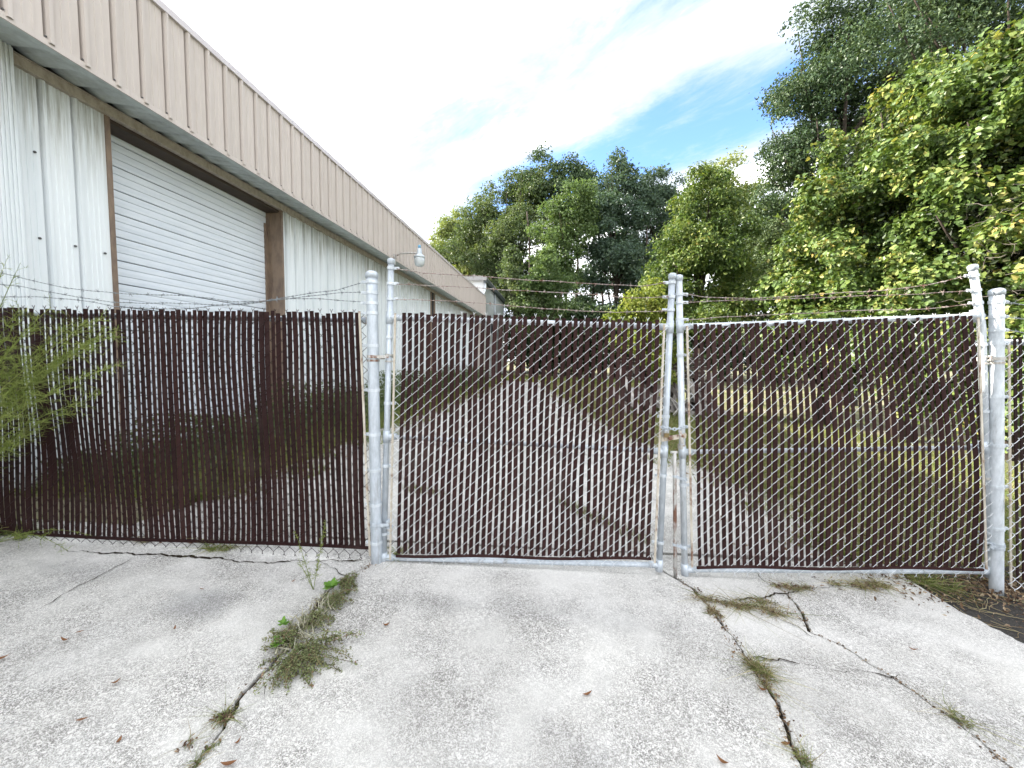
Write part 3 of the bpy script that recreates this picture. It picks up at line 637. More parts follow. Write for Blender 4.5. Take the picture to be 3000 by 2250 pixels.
# ------------------------------------------------------------------ chain-link panels with slats
class Panel:
    """a warped four-cornered sheet: q(u, v, off) gives points, u left to right, v bottom to top"""
    def __init__(s, tl, tr, bl, br, bow, off=0.0):
        s.tl, s.tr, s.bl, s.br = (fp(*p, off) for p in (tl, tr, bl, br)); s.bow = bow
    def q(s, u, v, o=0.0):
        u = np.asarray(u, float); v = np.asarray(v, float)
        P = ((s.bl * (1 - u)[..., None] + s.br * u[..., None]) * (1 - v)[..., None] + (s.tl * (1 - u)[..., None] + s.tr * u[..., None]) * v[..., None])
        bx, bn = s.bow(u, v)
        return P + FD * np.asarray(bx)[..., None] + FN * (np.asarray(bn) + o)[..., None]

def smooth_noise(seed, amp, fu, fv):
    r = np.random.default_rng(seed); ph = r.uniform(0, 6.28, 8); am = r.uniform(.5, 1, 4)
    def f(u, v):
        o = 0
        for i in range(4): o = o + am[i] * np.sin(u * fu * (1 + .7 * i) + v * fv * (1 + .55 * i) + ph[i]) / (1 + .6 * i)
        return o * amp * (4 * v * (1 - v)).clip(0, 1) ** 0.7
    return f

def weave(root, pan, n, wire_mat, slat_mat, slat_frac, periods, v_slat0=0.0, ext=0.035, wr=0.0024, seed=0, ext_t=-0.004, skip=(), knuckle=True, broken=()):
    rr = np.random.default_rng(seed); du = 1.0 / (n - 1); W = np.linalg.norm(pan.br - pan.bl) / (n - 1)
    # slats
    vs = np.linspace(0, 1, 15)
    for i in range(n):
        if i in skip: continue
        u = i * du + rr.normal() * du * 0.02
        top = 1.0 + rr.normal() * 0.0028; bot = v_slat0
        if rr.random() < .06: top -= rr.uniform(.008, .03)
        if i in broken: bot = broken[i][0]; top = broken[i][1]
        vv = bot + (top - bot) * vs; lean = rr.normal() * du * 0.035
        jit = np.cumsum(rr.normal(size=15)) * du * 0.011
        C = pan.q(u + lean * (vv - .5) + jit, vv)
        T = unit(np.gradient(C, axis=0)); S = unit(np.cross(T, FN)); S = S * np.sign(np.dot(S[7], FD)); tw = rr.normal() * 0.16 + np.sin(vv * 5 + rr.uniform(0, 6)) * 0.10
        S2 = S * np.cos(tw)[:, None] + FN * np.sin(tw)[:, None]; Nn = unit(np.cross(S2, T))
        w = W * slat_frac * 0.5 * (1 + rr.normal() * .05); th = 0.0030
        prof = np.stack([-S2 * w, -S2 * w * .78 - Nn * th, S2 * w * .78 - Nn * th, S2 * w, S2 * w * .78 + Nn * th, -S2 * w * .78 + Nn * th], 1)
        obj('slat', MB().loft(C, prof), slat_mat, root)
    # one spiral of wire round every slat: front legs rise to the right, back legs to the left
    K = periods * 2; dv = (1.0 + ext + ext_t) / K; m = MB()
    for i in range(-1, n + 1):
        uc = i * du; par = i % 2
        ks = np.arange(0, K + 1)
        pu = []; pv = []; po = []
        for k in range(K):
            a = -1 if (k + par) % 2 == 0 else 1             # from this side to the other
            o = -1 if a < 0 else 1                            # rising to the right passes in front
            v0 = -ext + k * dv
            for t, h in ((0.0, 0.15), (0.14, 0.8), (0.5, 1.0), (0.86, 0.8)):
                pu.append(uc + a * du * 0.5 * (1 - 2 * t) * 1.03); pv.append(v0 + dv * t); po.append(o * 0.0075 * h)
        pu = np.array(pu) + np.cumsum(rr.normal(size=len(pu))) * du * 0.004; pv = np.array(pv); po = np.array(po)
        P = pan.q(pu, pv, po)
        m.tube(P, wr, 5, False)
    o = obj('mesh', m, wire_mat, root, True); o['kind'] = 'stuff'
    if knuckle:
        m = MB(); mb_ = MB()
        for i in range(-1, n, 1):
            if (i % 2) == (K % 2): continue
            for (v0, sgn, mm) in ((1 + ext_t, 1, m), (-ext, -1, mb_)):
                p = pan.q(np.array([(i + .5) * du]), np.array([v0]))[0]; h = rr.uniform(.012, .022)
                a = p + np.array([0, 0, sgn * .012])
                m.tube([p, a, a + FD * (.010 + rr.uniform(-.003, .004)) + np.array([0, 0, sgn * h])], wr * .95, 5)
                m.tube([p, a, a - FD * (.010 + rr.uniform(-.003, .004)) + np.array([0, 0, sgn * h])], wr * .95, 5)
        obj('twisted_ends', m, wire_mat, root, True)['kind'] = 'stuff'

def barbed(root, pts, mat, seed, sag=0.0, wig=0.006, spacing=0.125, r=0.0016):
    """two twisted strands with four-point barbs along a loose wire"""
    rr = np.random.default_rng(seed); P = np.asarray(pts, float)
    d = np.concatenate([[0], np.cumsum(np.linalg.norm(np.diff(P, axis=0), axis=1))]); n = int(d[-1] / 0.012) + 2
    t = np.linspace(0, d[-1], n); C = np.stack([np.interp(t, d, P[:, k]) for k in range(3)], -1)
    # smooth corners
    for _ in range(6): C[1:-1] = (C[:-2] + 2 * C[1:-1] + C[2:]) / 4
    C[:, 2] -= sag * 4 * (t / d[-1]) * (1 - t / d[-1]); C[:, 2] += wob(t, seed, wig * .5, (1.1, 2.3, 4.1, 7.3)); C += FN * wob(t, seed + 3, wig * .6, (0.7, 1.9, 3.3))[:, None]
    T = unit(np.gradient(C, axis=0)); A = unit(np.cross(T, (0, 0, 1))); B = np.cross(T, A); ph = t / 0.030 * 2 * np.pi / 2
    m = MB()
    for s in (0, np.pi):
        m.tube(C + (A * np.cos(ph + s)[:, None] + B * np.sin(ph + s)[:, None]) * 0.0019, r, 4, False)
    for x in np.arange(spacing * rr.uniform(.2, .8), d[-1], spacing):
        i = min(n - 2, int(x / d[-1] * n)); p = C[i]; tt = T[i]
        m.tube([p - tt * .006, p + tt * .006], 0.0052, 6)
        for q in range(4):
            an = rr.uniform(0, 6.28); dr = unit(A[i] * math.cos(an) + B[i] * math.sin(an) + tt * rr.uniform(-.6, .6))
            m.tube([p, p + dr * .022], [0.0017, 0.0006], 4)
    return obj('barbed_wire', m, mat, root)

def band(m, p, axis, r, h=0.011, lug=None):
    ax = unit(axis); m.lathe(p - ax * h, ax, [(0, r * .9), (0.0002, r + .0045), (2 * h - .0002, r + .0045), (2 * h, r * .9)], 16)
    if lug is not None:
        d = unit(lug); c = p + d * (r + .020)
        s = unit(np.cross(d, ax)); m.box(c, d * .020, s * .0045, ax * h)
        m.tube([c + d * .006 - s * .016, c + d * .006 + s * .018], .0055, 6); 
def cap(m, p, axis, r):
    m.lathe(p, axis, [(-.035, r * .9), (-.0345, r + .005), (-.004, r + .005), (.001, r + .003), (r * .18, r * .88), (r * .34, r * .58), (r * .40, r * .12)], 16)

# bows of the three panels
def bow_left(u, v):
    u = (u * 1465 - 325) / 1140
    f = smooth_noise(4, 0.006, 7, 3); g = smooth_noise(5, 0.012, 6, 3)
    return f(u, v) + 0.018 * np.exp(-((u - .66) / .10) ** 2) * np.sin(np.clip(v, 0, 1) * np.pi * 1.9 + 0.3) * (v > 0) * (v < 1), g(u, v)
def bow_g1(u, v):
    f = smooth_noise(14, 0.005, 6, 4); g = smooth_noise(15, 0.014, 4, 3)
    return f(u, v) + 0.030 * np.tanh((u - .74) / .02) * np.exp(-((u - .74) / .09) ** 2) * np.exp(-((v - .26) / .14) ** 2) * 0.4, g(u, v)
def bow_g2(u, v):
    f = smooth_noise(24, 0.005, 6, 4); g = smooth_noise(25, 0.014, 4, 3)
    return f(u, v) + (0.012 + 0.055 * np.clip(u - .2, 0, 1)) * np.sin(np.clip(v, 0, 1) * np.pi) ** 1.2 * (0.6 + .4 * u), g(u, v)

def up_of(a, b): return unit(np.asarray(b) - np.asarray(a))

def left_post():
    a = fp(1104, 1650); b = fp(1089, 800)
    root = empty('gate_post', a, 'round galvanised gate post between slatted fence and left gate', 'fence post', 'gate posts')
    ax = up_of(a, b); R = 0.0405
    obj('pipe', MB().tube(np.linspace(a - ax * .12, b, 12), R, 20), 'galv', root, True)
    m = MB(); cap(m, b, ax, R); obj('cap', m, 'galv', root, True)
    for py in (826, 856, 885, 913, 1005, 1133, 1262, 1368, 1470, 1585):
        t = (py - 800) / 850.0; m = MB(); band(m, b + (a - b) * t, ax, R, .011, -FD); obj('band', m, 'galv_white', root)
    return root, a, b, ax, R
PL = left_post()
def right_post():
    a = fp(2919, 1734); b = fp(2920, 850)
    root = empty('gate_post', a, 'thick white-weathered gate post at the right end of the gates', 'fence post', 'gate posts')
    ax = up_of(a, b); R = 0.036
    obj('pipe', MB().tube(np.linspace(a - ax * .12, b, 12), R, 20), 'galv_white', root, True)
    m = MB(); cap(m, b, ax, R); obj('cap', m, 'galv', root, True)
    for py in (883, 924, 962, 1000, 1152, 1294, 1415, 1540):
        t = (py - 850) / 884.0; m = MB(); band(m, b + (a - b) * t, ax, R, .011, FD); obj('band', m, 'galv_white', root)
    return root, a, b, ax, R
PR = right_post()

def left_fence():
    base = fp(500, 1600)
    root = empty('chain_link_fence', base, 'long dark brown slatted chain-link fence below the roller door', 'fence')
    pan = Panel((-420, 898), (1045, 916), (-365, 1542), (1064, 1602), bow_left)
    weave(root, pan, 93, 'wire_brown', 'slat_dark', 0.80, 22, 0.0, 0.040, 0.0019, 3)
    # retainer strip along the foot of the slats
    us = np.linspace(-0.01, 1.012, 60); C = pan.q(us, us * 0 - 0.004 + 0.004 * np.sin(us * 9), us * 0 - .004)
    prof = np.stack([np.tile(np.array([[0, 0, -.011]]) - FN * .006, (60, 1)), np.tile(np.array([[0, 0, .011]]) - FN * .006, (60, 1)), np.tile(np.array([[0, 0, .011]]) + FN * .007, (60, 1)), np.tile(np.array([[0, 0, -.011]]) + FN * .007, (60, 1))], 1)
    obj('retainer_strip', MB().loft(C, prof), 'slat_dark', root)
    a = fp(-440, 914, .045); b = fp(1072, 938, .045)
    obj('top_rail', MB().tube(np.linspace(a, b, 20), .021, 12), 'galv', root, True)
    m = MB(); m.lathe(b - FD * .01 - FN * 0.0, -FN + FD * .2, [(-.05, .005), (-.048, .028), (.0, .028), (.004, .02)], 12); obj('rail_end_cup', m, 'galv_rust', root)
    p = fp(1053, 912, -.012); q = fp(1084, 1628, -.012); obj('tension_bar', MB().box((p + q) / 2, FD * .008, FN * .0035, (p - q) / 2), 'tension', root)
    # loose tangle of barbed wire above the fence
    for k, pts in enumerate(([(1068, 826), (985, 850), (900, 861), (830, 872), (760, 882), (690, 884), (600, 872), (500, 866), (350, 860), (260, 851), (190, 843), (120, 827), (40, 806), (-60, 790), (-420, 770)],
                             [(1068, 856), (1000, 858), (900, 868), (800, 880), (700, 891), (600, 892), (500, 888), (420, 890), (330, 885), (240, 873), (150, 856), (60, 838), (-60, 825), (-420, 812)],
                             [(1068, 885), (1000, 880), (930, 875), (850, 876), (780, 880), (700, 892), (620, 897), (540, 905), (420, 902), (330, 898), (270, 884), (200, 876), (100, 870), (0, 871), (-60, 872), (-420, 860)])):
        barbed(root, [fp(*p, .01) for p in pts], 'barb_grey', 70 + k, 0, .005)
left_fence()

def gate(name, label, upL, upR, rails, pan, n, seed, barbs, bandsL, bandsR, barL, barR, mats, extR=None, broken={}):
    root = empty(name, fp(*upL[1]), label, 'gate', 'double gate leaves')
    RU = 0.0225
    def pipe(nm, pts, r, off=.03):
        return obj(nm, MB().tube([fp(*p, off) for p in pts], r, 14), mats[0], root, True)
    l = pipe('upright', upL, RU); r = pipe('upright', upR, RU)
    for post, U in ((l, upL), (r, upR)):
        a, b = fp(*U[0], .03), fp(*U[1], .03); m = MB(); cap(m, a, up_of(fp(*U[1], .03), a), RU); o = obj('cap', m, 'galv', post, True)
    for nm, (a, b), rad in zip(('top_rail', 'middle_rail', 'bottom_rail'), rails, (.020, .017, .020)):
        obj(nm, MB().tube(np.linspace(fp(*a, .034), fp(*b, .034), 12), rad, 12), 'galv_white' if nm != 'bottom_rail' else 'galv', root, True)
    # corner fittings where rails meet the uprights
    for (a, b) in rails:
        for (p, U, sg) in ((a, upL, 1), (b, upR, -1)):
            q0, q1 = fp(*U[0], .03), fp(*U[-1], .03); z = fp(*p, .03)[2]; t = (z - q0[2]) / (q1[2] - q0[2]); c = q0 + (q1 - q0) * t
            m = MB(); ax = unit(q0 - q1); m.lathe(c - ax * .045, ax, [(0, RU * .9), (.0005, RU + .005), (.09, RU + .005), (.0905, RU * .9)], 12)
            m.tube([c, c + FD * sg * .075 + FN * .004], .0245, 10); obj('corner_fitting', m, 'galv', root, True)
    # corner gusset plates
    weave(root, pan, n, 'wire', 'slat', 0.67, 22, 0.0, 0.030, 0.00175, seed, broken=broken)
    us = np.linspace(-0.012, 1.012, 50); C = pan.q(us, us * 0 - 0.006 + 0.004 * np.sin(us * 11 + seed), us * 0 - .005)
    h = .009; prof = np.stack([np.tile(np.array([[0, 0, -h]]) - FN * .007, (50, 1)), np.tile(np.array([[0, 0, h]]) - FN * .007, (50, 1)), np.tile(np.array([[0, 0, h]]) + FN * .006, (50, 1)), np.tile(np.array([[0, 0, -h]]) + FN * .006, (50, 1))], 1)
    obj('retainer_strip', MB().loft(C, prof), 'slat', root)
    for (p, q) in (barL, barR):
        a, b = fp(*p, -.006), fp(*q, -.006); obj('tension_bar', MB().box((a + b) / 2, FD * .0075, FN * .003, (a - b) / 2), 'tension', root)
    for U, ys, sg in ((upL, bandsL, 1), (upR, bandsR, -1)):
        P = np.array(U)
        for y in ys:
            x = np.interp(y, P[:, 1], P[:, 0]); j = min(len(P) - 2, int(np.searchsorted(P[:, 1], y, 'right') - 1))
            ax = unit(fp(*U[j], .03) - fp(*U[j + 1], .03)); m = MB(); band(m, fp(x, y, .03), ax, RU, .010, FD * sg); obj('band', m, 'galv_white' if (int(y) % 7) else 'galv_rust', root)
    for k, pts in enumerate(barbs):
        barbed(root, [fp(*p, .02) for p in pts], 'barb', seed * 10 + k, 0, .006)
    return root

G1 = gate('chain_link_gate', 'left gate leaf with brown slats, hinged beside the roller door fence', [(1146, 760), (1124, 1640)], [(1970, 803), (1931, 1658)],
     [((1142, 931), (1962, 958)), ((1133, 1279), (1949, 1322)), ((1124, 1634), (1931, 1655))],
     Panel((1184, 916), (1925, 941), (1169, 1622), (1898, 1633), bow_g1), 42, 4,
     [[(1162, 786), (1250, 800), (1400, 810), (1560, 822), (1750, 832), (1880, 836), (1950, 826)], [(1160, 831), (1300, 840), (1500, 850), (1700, 860), (1850, 872), (1958, 870)], [(1158, 876), (1300, 880), (1440, 893), (1600, 905), (1800, 915), (1955, 908)]],
     (786, 831, 876, 988, 1181, 1364, 1562), (828, 870, 908, 1220, 1392, 1588), ((1158, 918), (1143, 1640)), ((1946, 950), (1918, 1650)), ('galv', 0), broken={})
G2 = gate('chain_link_gate', 'right gate leaf with brown slats, hinged on the thick white post', [(1989, 808), (2006, 1669)], [(2849, 778), (2876, 960), (2899, 1685)],
     [((1993, 957), (2880, 926)), ((2001, 1324), (2890, 1311)), ((2006, 1668), (2898, 1674))],
     Panel((2035, 953), (2842, 925), (2050, 1657), (2868, 1661), bow_g2), 44, 6,
     [[(2003, 862), (2060, 872), (2200, 874), (2400, 862), (2600, 850), (2720, 836), (2838, 808)], [(2003, 886), (2150, 880), (2350, 872), (2550, 868), (2700, 862), (2845, 851)], [(2004, 936), (2120, 928), (2300, 920), (2500, 912), (2700, 906), (2855, 888)]],
     (862, 886, 936, 1040, 1420, 1600), (808, 851, 888, 1010, 1205, 1400, 1560), ((2013, 955), (2028, 1662)), ((2866, 930), (2890, 1668)), ('galv_white', 0), broken={})

# hinges: part of the posts
def hinges():
    for (root, a, b, ax, R), ys, sg, gx in ((PL, (1050, 1535), 1, 1140), (PR, (1056, 1598), -1, 2884)):
        pa = np.array([a[2], b[2]])
        for k, py in enumerate(ys):
            p = fp(1097 if sg > 0 else 2920, py); t = (p[2] - a[2]) / (b[2] - a[2]); c = a + (b - a) * t; g = fp(gx, py, .03)
            m = MB(); band(m, c + ax * .014, ax, R, .010); band(m, c - ax * .016, ax, R, .008)
            d = unit(g - c); L = np.linalg.norm(g - c)
            m.box(c + d * L * .5 - FN * (R + .006) + np.array([0, 0, .012]), d * (L * .62), FN * .004, np.array([0, 0, .010]))
            m.box(c + d * L * .5 + FN * (R + .004) + np.array([0, 0, .012]), d * (L * .62), FN * .004, np.array([0, 0, .010]))
            for o in (.02, -.028): m.lathe(g + np.array([0, 0, o]), (0, 0, 1), [(0, .020), (.0004, .030), (.012, .030), (.0124, .02)], 12)
            m.tube([c + d * (R + .02) - FN * .05, c + d * (R + .02) + FN * .05], .007, 8)
            m.tube([g - FN * .045 + np.array([0, 0, .03]), g + FN * .03 + np.array([0, 0, .03])], .007, 8)
            obj('hinge', m, 'galv_rust' if k == 0 else 'galv', root)
hinges()

def latch():
    c = fp(1975, 1280, -.005); root = empty('gate_latch', c, 'rusty fork latch clamped across the two gate uprights', 'latch')
    a = fp(1938, 1287, -.012); b = fp(2010, 1276, -.012); d = unit(b - a); n = np.array([0, 0, 1.0])
    obj('plate', MB().box((a + b) / 2, (b - a) / 2, FN * .005, n * .017), 'tension', root)
    m = MB(); m.lathe(fp(1963, 1284, -.022), -FN, [(0, .014), (.008, .014), (.010, .008), (.011, .001)], 10); m.lathe(fp(1998, 1277, -.022), -FN, [(0, .011), (.008, .011), (.010, .006), (.011, .001)], 8); obj('bolt', m, 'rust', root)
    m = MB(); m.tube([fp(1992, 1262, .0), fp(1994, 1275, -.02), fp(1999, 1300, -.02)], .012, 10); band(m, fp(1997, 1308, .03), (0, 0, 1), .0225, .016); obj('fork', m, 'galv_rust', root)
    m = MB(); band(m, fp(1949, 1270, .03), (0, 0, 1), .0225, .022); obj('collar', m, 'galv_rust', root)
    # chain looped round both uprights
    ch = empty('chain', fp(1975, 1253, -.02), 'short galvanised chain wrapped round both gate uprights', 'chain'); k = 0
    pts = np.array([fp(1936, 1251, .03), fp(1942, 1252, -.012), fp(1960, 1256, -.018), fp(1980, 1258, -.018), fp(1998, 1252, -.016), fp(2012, 1250, -.010), fp(2016, 1251, .03)])
    dd = np.concatenate([[0], np.cumsum(np.linalg.norm(np.diff(pts, axis=0), axis=1))])
    for s in np.arange(0, dd[-1], .021):
        p = np.array([np.interp(s, dd, pts[:, j]) for j in range(3)]); p2 = np.array([np.interp(min(s + .01, dd[-1]), dd, pts[:, j]) for j in range(3)])
        t = unit(p2 - p) if s < dd[-1] - .011 else FD; s1 = np.array([0, 0, 1.0]) if k % 2 == 0 else unit(np.cross(t, (0, 0, 1)))
        an = np.linspace(0, 2 * np.pi, 13); m = MB(); m.tube(p + np.cos(an)[:, None] * t * .0155 + np.sin(an)[:, None] * s1 * .0095, .0032, 6, False, ref=np.cross(t, s1) + .01); obj('link', m, 'galv', ch, True); k += 1
    pl = empty('padlock', fp(1953, 1272, -.03), 'small brass padlock hanging on the gate chain', 'padlock')
    c = fp(1952, 1275, -.035); obj('body', MB().box(c, FD * .016, FN * .009, n * .015), 'brass', pl)
    an = np.linspace(0, np.pi, 9); obj('shackle', MB().tube(c + np.array([0, 0, .013]) + np.cos(an)[:, None] * FD * .011 + np.sin(an)[:, None] * n * .022, .003, 6), 'galv', pl, True)
    # drop rod
    a = fp(1976, 1325, .0); b = fp(1979, 1692, .0); rd = empty('drop_rod', b, 'rusty drop rod bolting the right gate to the ground crack', 'drop rod')
    obj('rod', MB().tube(np.linspace(a, b - np.array([0, 0, .02]), 6), .0135, 12), 'galv_rust2', rd, True)
    m = MB(); m.tube([a - FD * .028, a, a + FD * .020], .011, 8); obj('handle', m, 'galv_rust', rd, True)
    for py in (1395, 1595):
        p = fp(1978, py, .0); q = fp(2002, py + 8, .03); m = MB(); m.lathe(p - n * .008, n, [(0, .014), (.0003, .0185), (.016, .0185), (.0163, .014)], 10)
        m.box((p + q) / 2 - FN * .01, (q - p) / 2, FN * .004, n * .010); m.lathe(q - n * .008, n, [(0, .02), (.0003, .028), (.016, .028), (.0163, .02)], 12); m.tube([q - FN * .05, q + FN * .03], .005, 6); obj('guide_bracket', m, 'galv', rd)
latch()

def right_fence():
    root = empty('chain_link_fence', fp(3050, 1740), 'short stretch of dark slatted fence right of the thick post', 'fence')
    pan = Panel((2972, 992), (3750, 1012), (2982, 1700), (3760, 1738), lambda u, v: (0 * u * v, 0 * u * v))
    weave(root, pan, 43, 'wire', 'slat_dark', 0.68, 22, 0.0, 0.04, 0.0024, 9)
    p = fp(2956, 1003, .0); q = fp(2962, 1716, .0); obj('tension_bar', MB().box((p + q) / 2, FD * .007, FN * .003, (p - q) / 2), 'tension', root)
    obj('top_rail', MB().tube([fp(2935, 1002, .04), fp(3770, 1024, .04)], .02, 12), 'galv', root, True)
    for k, y in enumerate((884, 925, 965)): barbed(root, [fp(2945, y, .01), fp(3010, y + 10, .01), fp(3120, y + 12, .01), fp(3290, y + 8, .01), fp(3750, y + 18, .01)], 'barb_grey', 95 + k)
right_fence()

# ------------------------------------------------------------------ trees and vines
def crown_leaves(lobes, leaf, per, clump, mat_n=None, rng=RNG, shape='quad', outw=0.6, upw=0.45, fill=(0.55, 1.02), aspect=0.6, lumpy=0.25, droop=0.0):
    """lobes: (centre, radius xyz). Leaves are gathered in clumps spread through the outer part of every lobe."""
    mb = MB(); Ps = []; Ns = []; Ss = []
    for c, r in lobes:
        c = np.asarray(c, float); r = np.broadcast_to(np.asarray(r, float), (3,)); area = 4 * np.pi * ((r[0] * r[1] + r[0] * r[2] + r[1] * r[2]) / 3)
        nc = max(8, int(area / (clump ** 2 * 1.35))); d = unit(rng.normal(size=(nc, 3)))
        rad = rng.uniform(fill[0] ** 2, fill[1] ** 2, nc) ** 0.5 * (1 + lumpy * np.sin(d[:, 0] * 5 + c[0]) * np.sin(d[:, 2] * 6 + c[1]))
        cc = c + d * r * rad[:, None]
        cs = clump * rng.uniform(.55, 1.25, nc)
        P = cc[:, None, :] + rng.normal(size=(nc, per, 3)) * (cs[:, None, None] * np.array([.55, .55, .40]))
        if droop: P[..., 2] -= droop * rng.uniform(0, 1, (nc, per)) ** 2
        Nn = d[:, None, :] * outw + np.array([0, 0, upw]) + rng.normal(size=(nc, per, 3)) * 0.55
        Ps.append(P.reshape(-1, 3)); Ns.append(Nn.reshape(-1, 3)); Ss.append((leaf * rng.uniform(.55, 1.3, (nc, per))).ravel())
    P = np.concatenate(Ps); keep = P[:, 2] > gz(P[:, 0]) + 0.05
    return leaf_mesh(mb, P[keep], np.concatenate(Ns)[keep], np.concatenate(Ss)[keep], shape, rng, aspect)

def trunk_mesh(base, lobes, r0, rng, lean=0.0, extra=3):
    m = MB(); cs = np.array([l[0] for l in lobes]); top = cs[:, 2].max(); mid = cs.mean(0)
    h = max(1.0, (top - base[2]) * 0.72); n = 9; t = np.linspace(0, 1, n)
    tip = np.array([mid[0] * .8 + base[0] * .2, mid[1] * .8 + base[1] * .2, base[2] + h])
    P = np.asarray(base)[None] * (1 - t)[:, None] + tip[None] * t[:, None]; P[:, :2] += np.cumsum(rng.normal(size=(n, 2)) * r0 * .35, axis=0) * (t > 0)[:, None]; P[0, 2] -= .15
    m.tube(P, r0 * (1 - .75 * t) + r0 * .5 * np.exp(-t * 14), 9)
    for c, r in lobes:
        r = np.max(r)
        for e in range(extra):
            i = rng.integers(3, n - 1); a = P[i]; b = np.asarray(c) + rng.normal(size=3) * r * .45
            if b[2] < a[2] - .5: i = 2; a = P[2]
            q = (a + b) / 2 + rng.normal(size=3) * r * .12; q[2] += .1 * r; s = np.linspace(0, 1, 6)[:, None]
            C = a * (1 - s) ** 2 + 2 * q * s * (1 - s) + b * s * s; m.tube(C, r0 * .38 * (1 - .85 * s[:, 0]) , 5)
    return m

def tree(name, label, base_px, depth, lobes_px, leaf, per, clump, mat, r0=0.2, cat='tree', group=None, seed=0, shape='quad', extra=3, sub=11, **kw):
    """lobes_px: (px, py, dd, radius m[, squash]) with depth = depth + dd"""
    rng = np.random.default_rng(seed + 100); lobes = []; leafy = []
    for l in lobes_px:
        c = at(l[0], l[1] + (32 if depth > 28 else 0), depth + l[2]); lobes.append((c, np.array([l[3], l[3], l[3] * (l[4] if len(l) > 4 else 1.0)])))
        for q in range(sub):                       # branch ends: small uneven tufts round the lobe
            d = unit(rng.normal(size=3)); f = rng.uniform(.22, .52); leafy.append((c + d * lobes[-1][1] * rng.uniform(.35, 1.15), lobes[-1][1] * f * np.array([1.15, 1.15, .75])))
    if not sub: leafy = lobes
    b = at(base_px, 1100, depth); b[2] = gz(b[0]) - 0.02
    root = empty(name, b, label, cat, group)
    obj('trunk', trunk_mesh(b, lobes, r0, rng, extra=extra), 'bark', root, True)
    obj('crown', crown_leaves(leafy, leaf, per, clump * (.62 if sub else 1), rng=rng, shape=shape, **kw), mat, root)['kind'] = 'stuff'
    return root

W_ = 'trees of the wood beyond the yard'
tree('pale_tree', 'pale yellow-green tree at the left edge of the wood', 1345, 46, [(1330, 640, 0, 2.0), (1310, 720, 0, 2.7), (1350, 790, 0, 3.2), (1290, 800, 0, 2.3), (1390, 700, 1, 2.9), (1370, 870, 0, 3.2)], .28, 13, .8, 'leaf_pale', .16, group=W_, seed=1)
tree('oak_tree', 'broad olive-green oak left of the light green tree', 1530, 42, [(1490, 540, 0, 3.2), (1420, 600, 0, 2.9), (1560, 560, 0, 2.9), (1500, 650, -1, 3.6), (1420, 720, -1, 3.1), (1440, 820, 0, 2.8), (1500, 880, 0, 2.8), (1580, 690, 0, 2.4), (1520, 790, -1, 2.6), (1570, 510, 1, 1.8)], .26, 15, .85, 'leaf_olive', .28, group=W_, seed=2)
tree('light_green_tree', 'bright light green tree in the middle of the wood', 1650, 33, [(1670, 570, 0, 1.8), (1640, 640, 0, 1.9), (1700, 620, 0, 1.6), (1620, 720, 0, 1.6), (1660, 760, 0, 1.6)], .25, 14, .75, 'leaf_light', .15, group=W_, seed=3)
tree('dark_tree', 'tall dark blue-green tree with pointed top right of the light green tree', 1800, 35, [(1810, 470, 0, 1.3, 1.3), (1780, 530, 0, 2.0), (1840, 570, 0, 2.1), (1740, 600, 0, 2.0), (1800, 660, -1, 2.8), (1880, 680, 0, 2.2), (1760, 740, 0, 2.6), (1850, 780, 0, 2.4)], .26, 15, .8, 'leaf_blue', .26, group=W_, seed=4)
tree('dark_tree', 'dark gappy tree top against the white cloud', 1925, 36, [(1920, 500, 0, 1.5, 1.3), (1960, 540, 0, 1.6), (1890, 560, 0, 1.6), (1970, 610, 0, 1.5), (1930, 660, 0, 2.2), (1950, 740, 0, 2.2)], .26, 12, .8, 'leaf_blue', .2, group=W_, seed=5)
tree('olive_tree', 'rounded grey-olive tree between pale tree and dark tops', 1620, 40, [(1600, 500, 0, 2.2), (1680, 490, 0, 2.2), (1640, 560, 0, 2.8), (1720, 500, 1, 2.0), (1700, 560, 0, 2.4)], .28, 13, .9, 'leaf_dark', .2, group=W_, seed=6)
tree('young_tree', 'small light green tree low in front of the wood', 1590, 29, [(1600, 740, 0, 1.0), (1570, 790, 0, 1.2), (1630, 790, 0, 1.1), (1590, 850, 0, 1.4)], .22, 15, .6, 'leaf_light', .08, group=W_, seed=7)
tree('ivy_column', 'slender ivy-clad dead tree in front of the oak', 1520, 29, [(1500, 720, 0, .7), (1500, 790, 0, 1.0), (1530, 860, 0, 1.1), (1530, 930, 0, 1.1)], .20, 15, .55, 'leaf_olive', .1, group=W_, seed=8)
tree('understory_shrub', 'dark understory thicket left of the low yellow bush', 1760, 33, [(1690, 880, 0, 2.0), (1780, 900, 0, 2.2), (1620, 920, 0, 1.8), (1840, 880, 0, 2.0), (1560, 940, 0, 1.6), (1880, 960, 0, 1.8)], .28, 14, .8, 'leaf_dark', .12, 'shrub', W_, seed=9)
tree('pale_tree', 'pale tree top behind the ivy column at centre right', 2130, 36, [(2100, 520, 0, 2.0), (2180, 540, 0, 2.4), (2140, 620, 0, 2.8), (2230, 620, 0, 2.2), (2060, 560, 0, 1.3), (2250, 700, 0, 2.4)], .28, 13, .85, 'leaf_pale', .2, group=W_, seed=10)
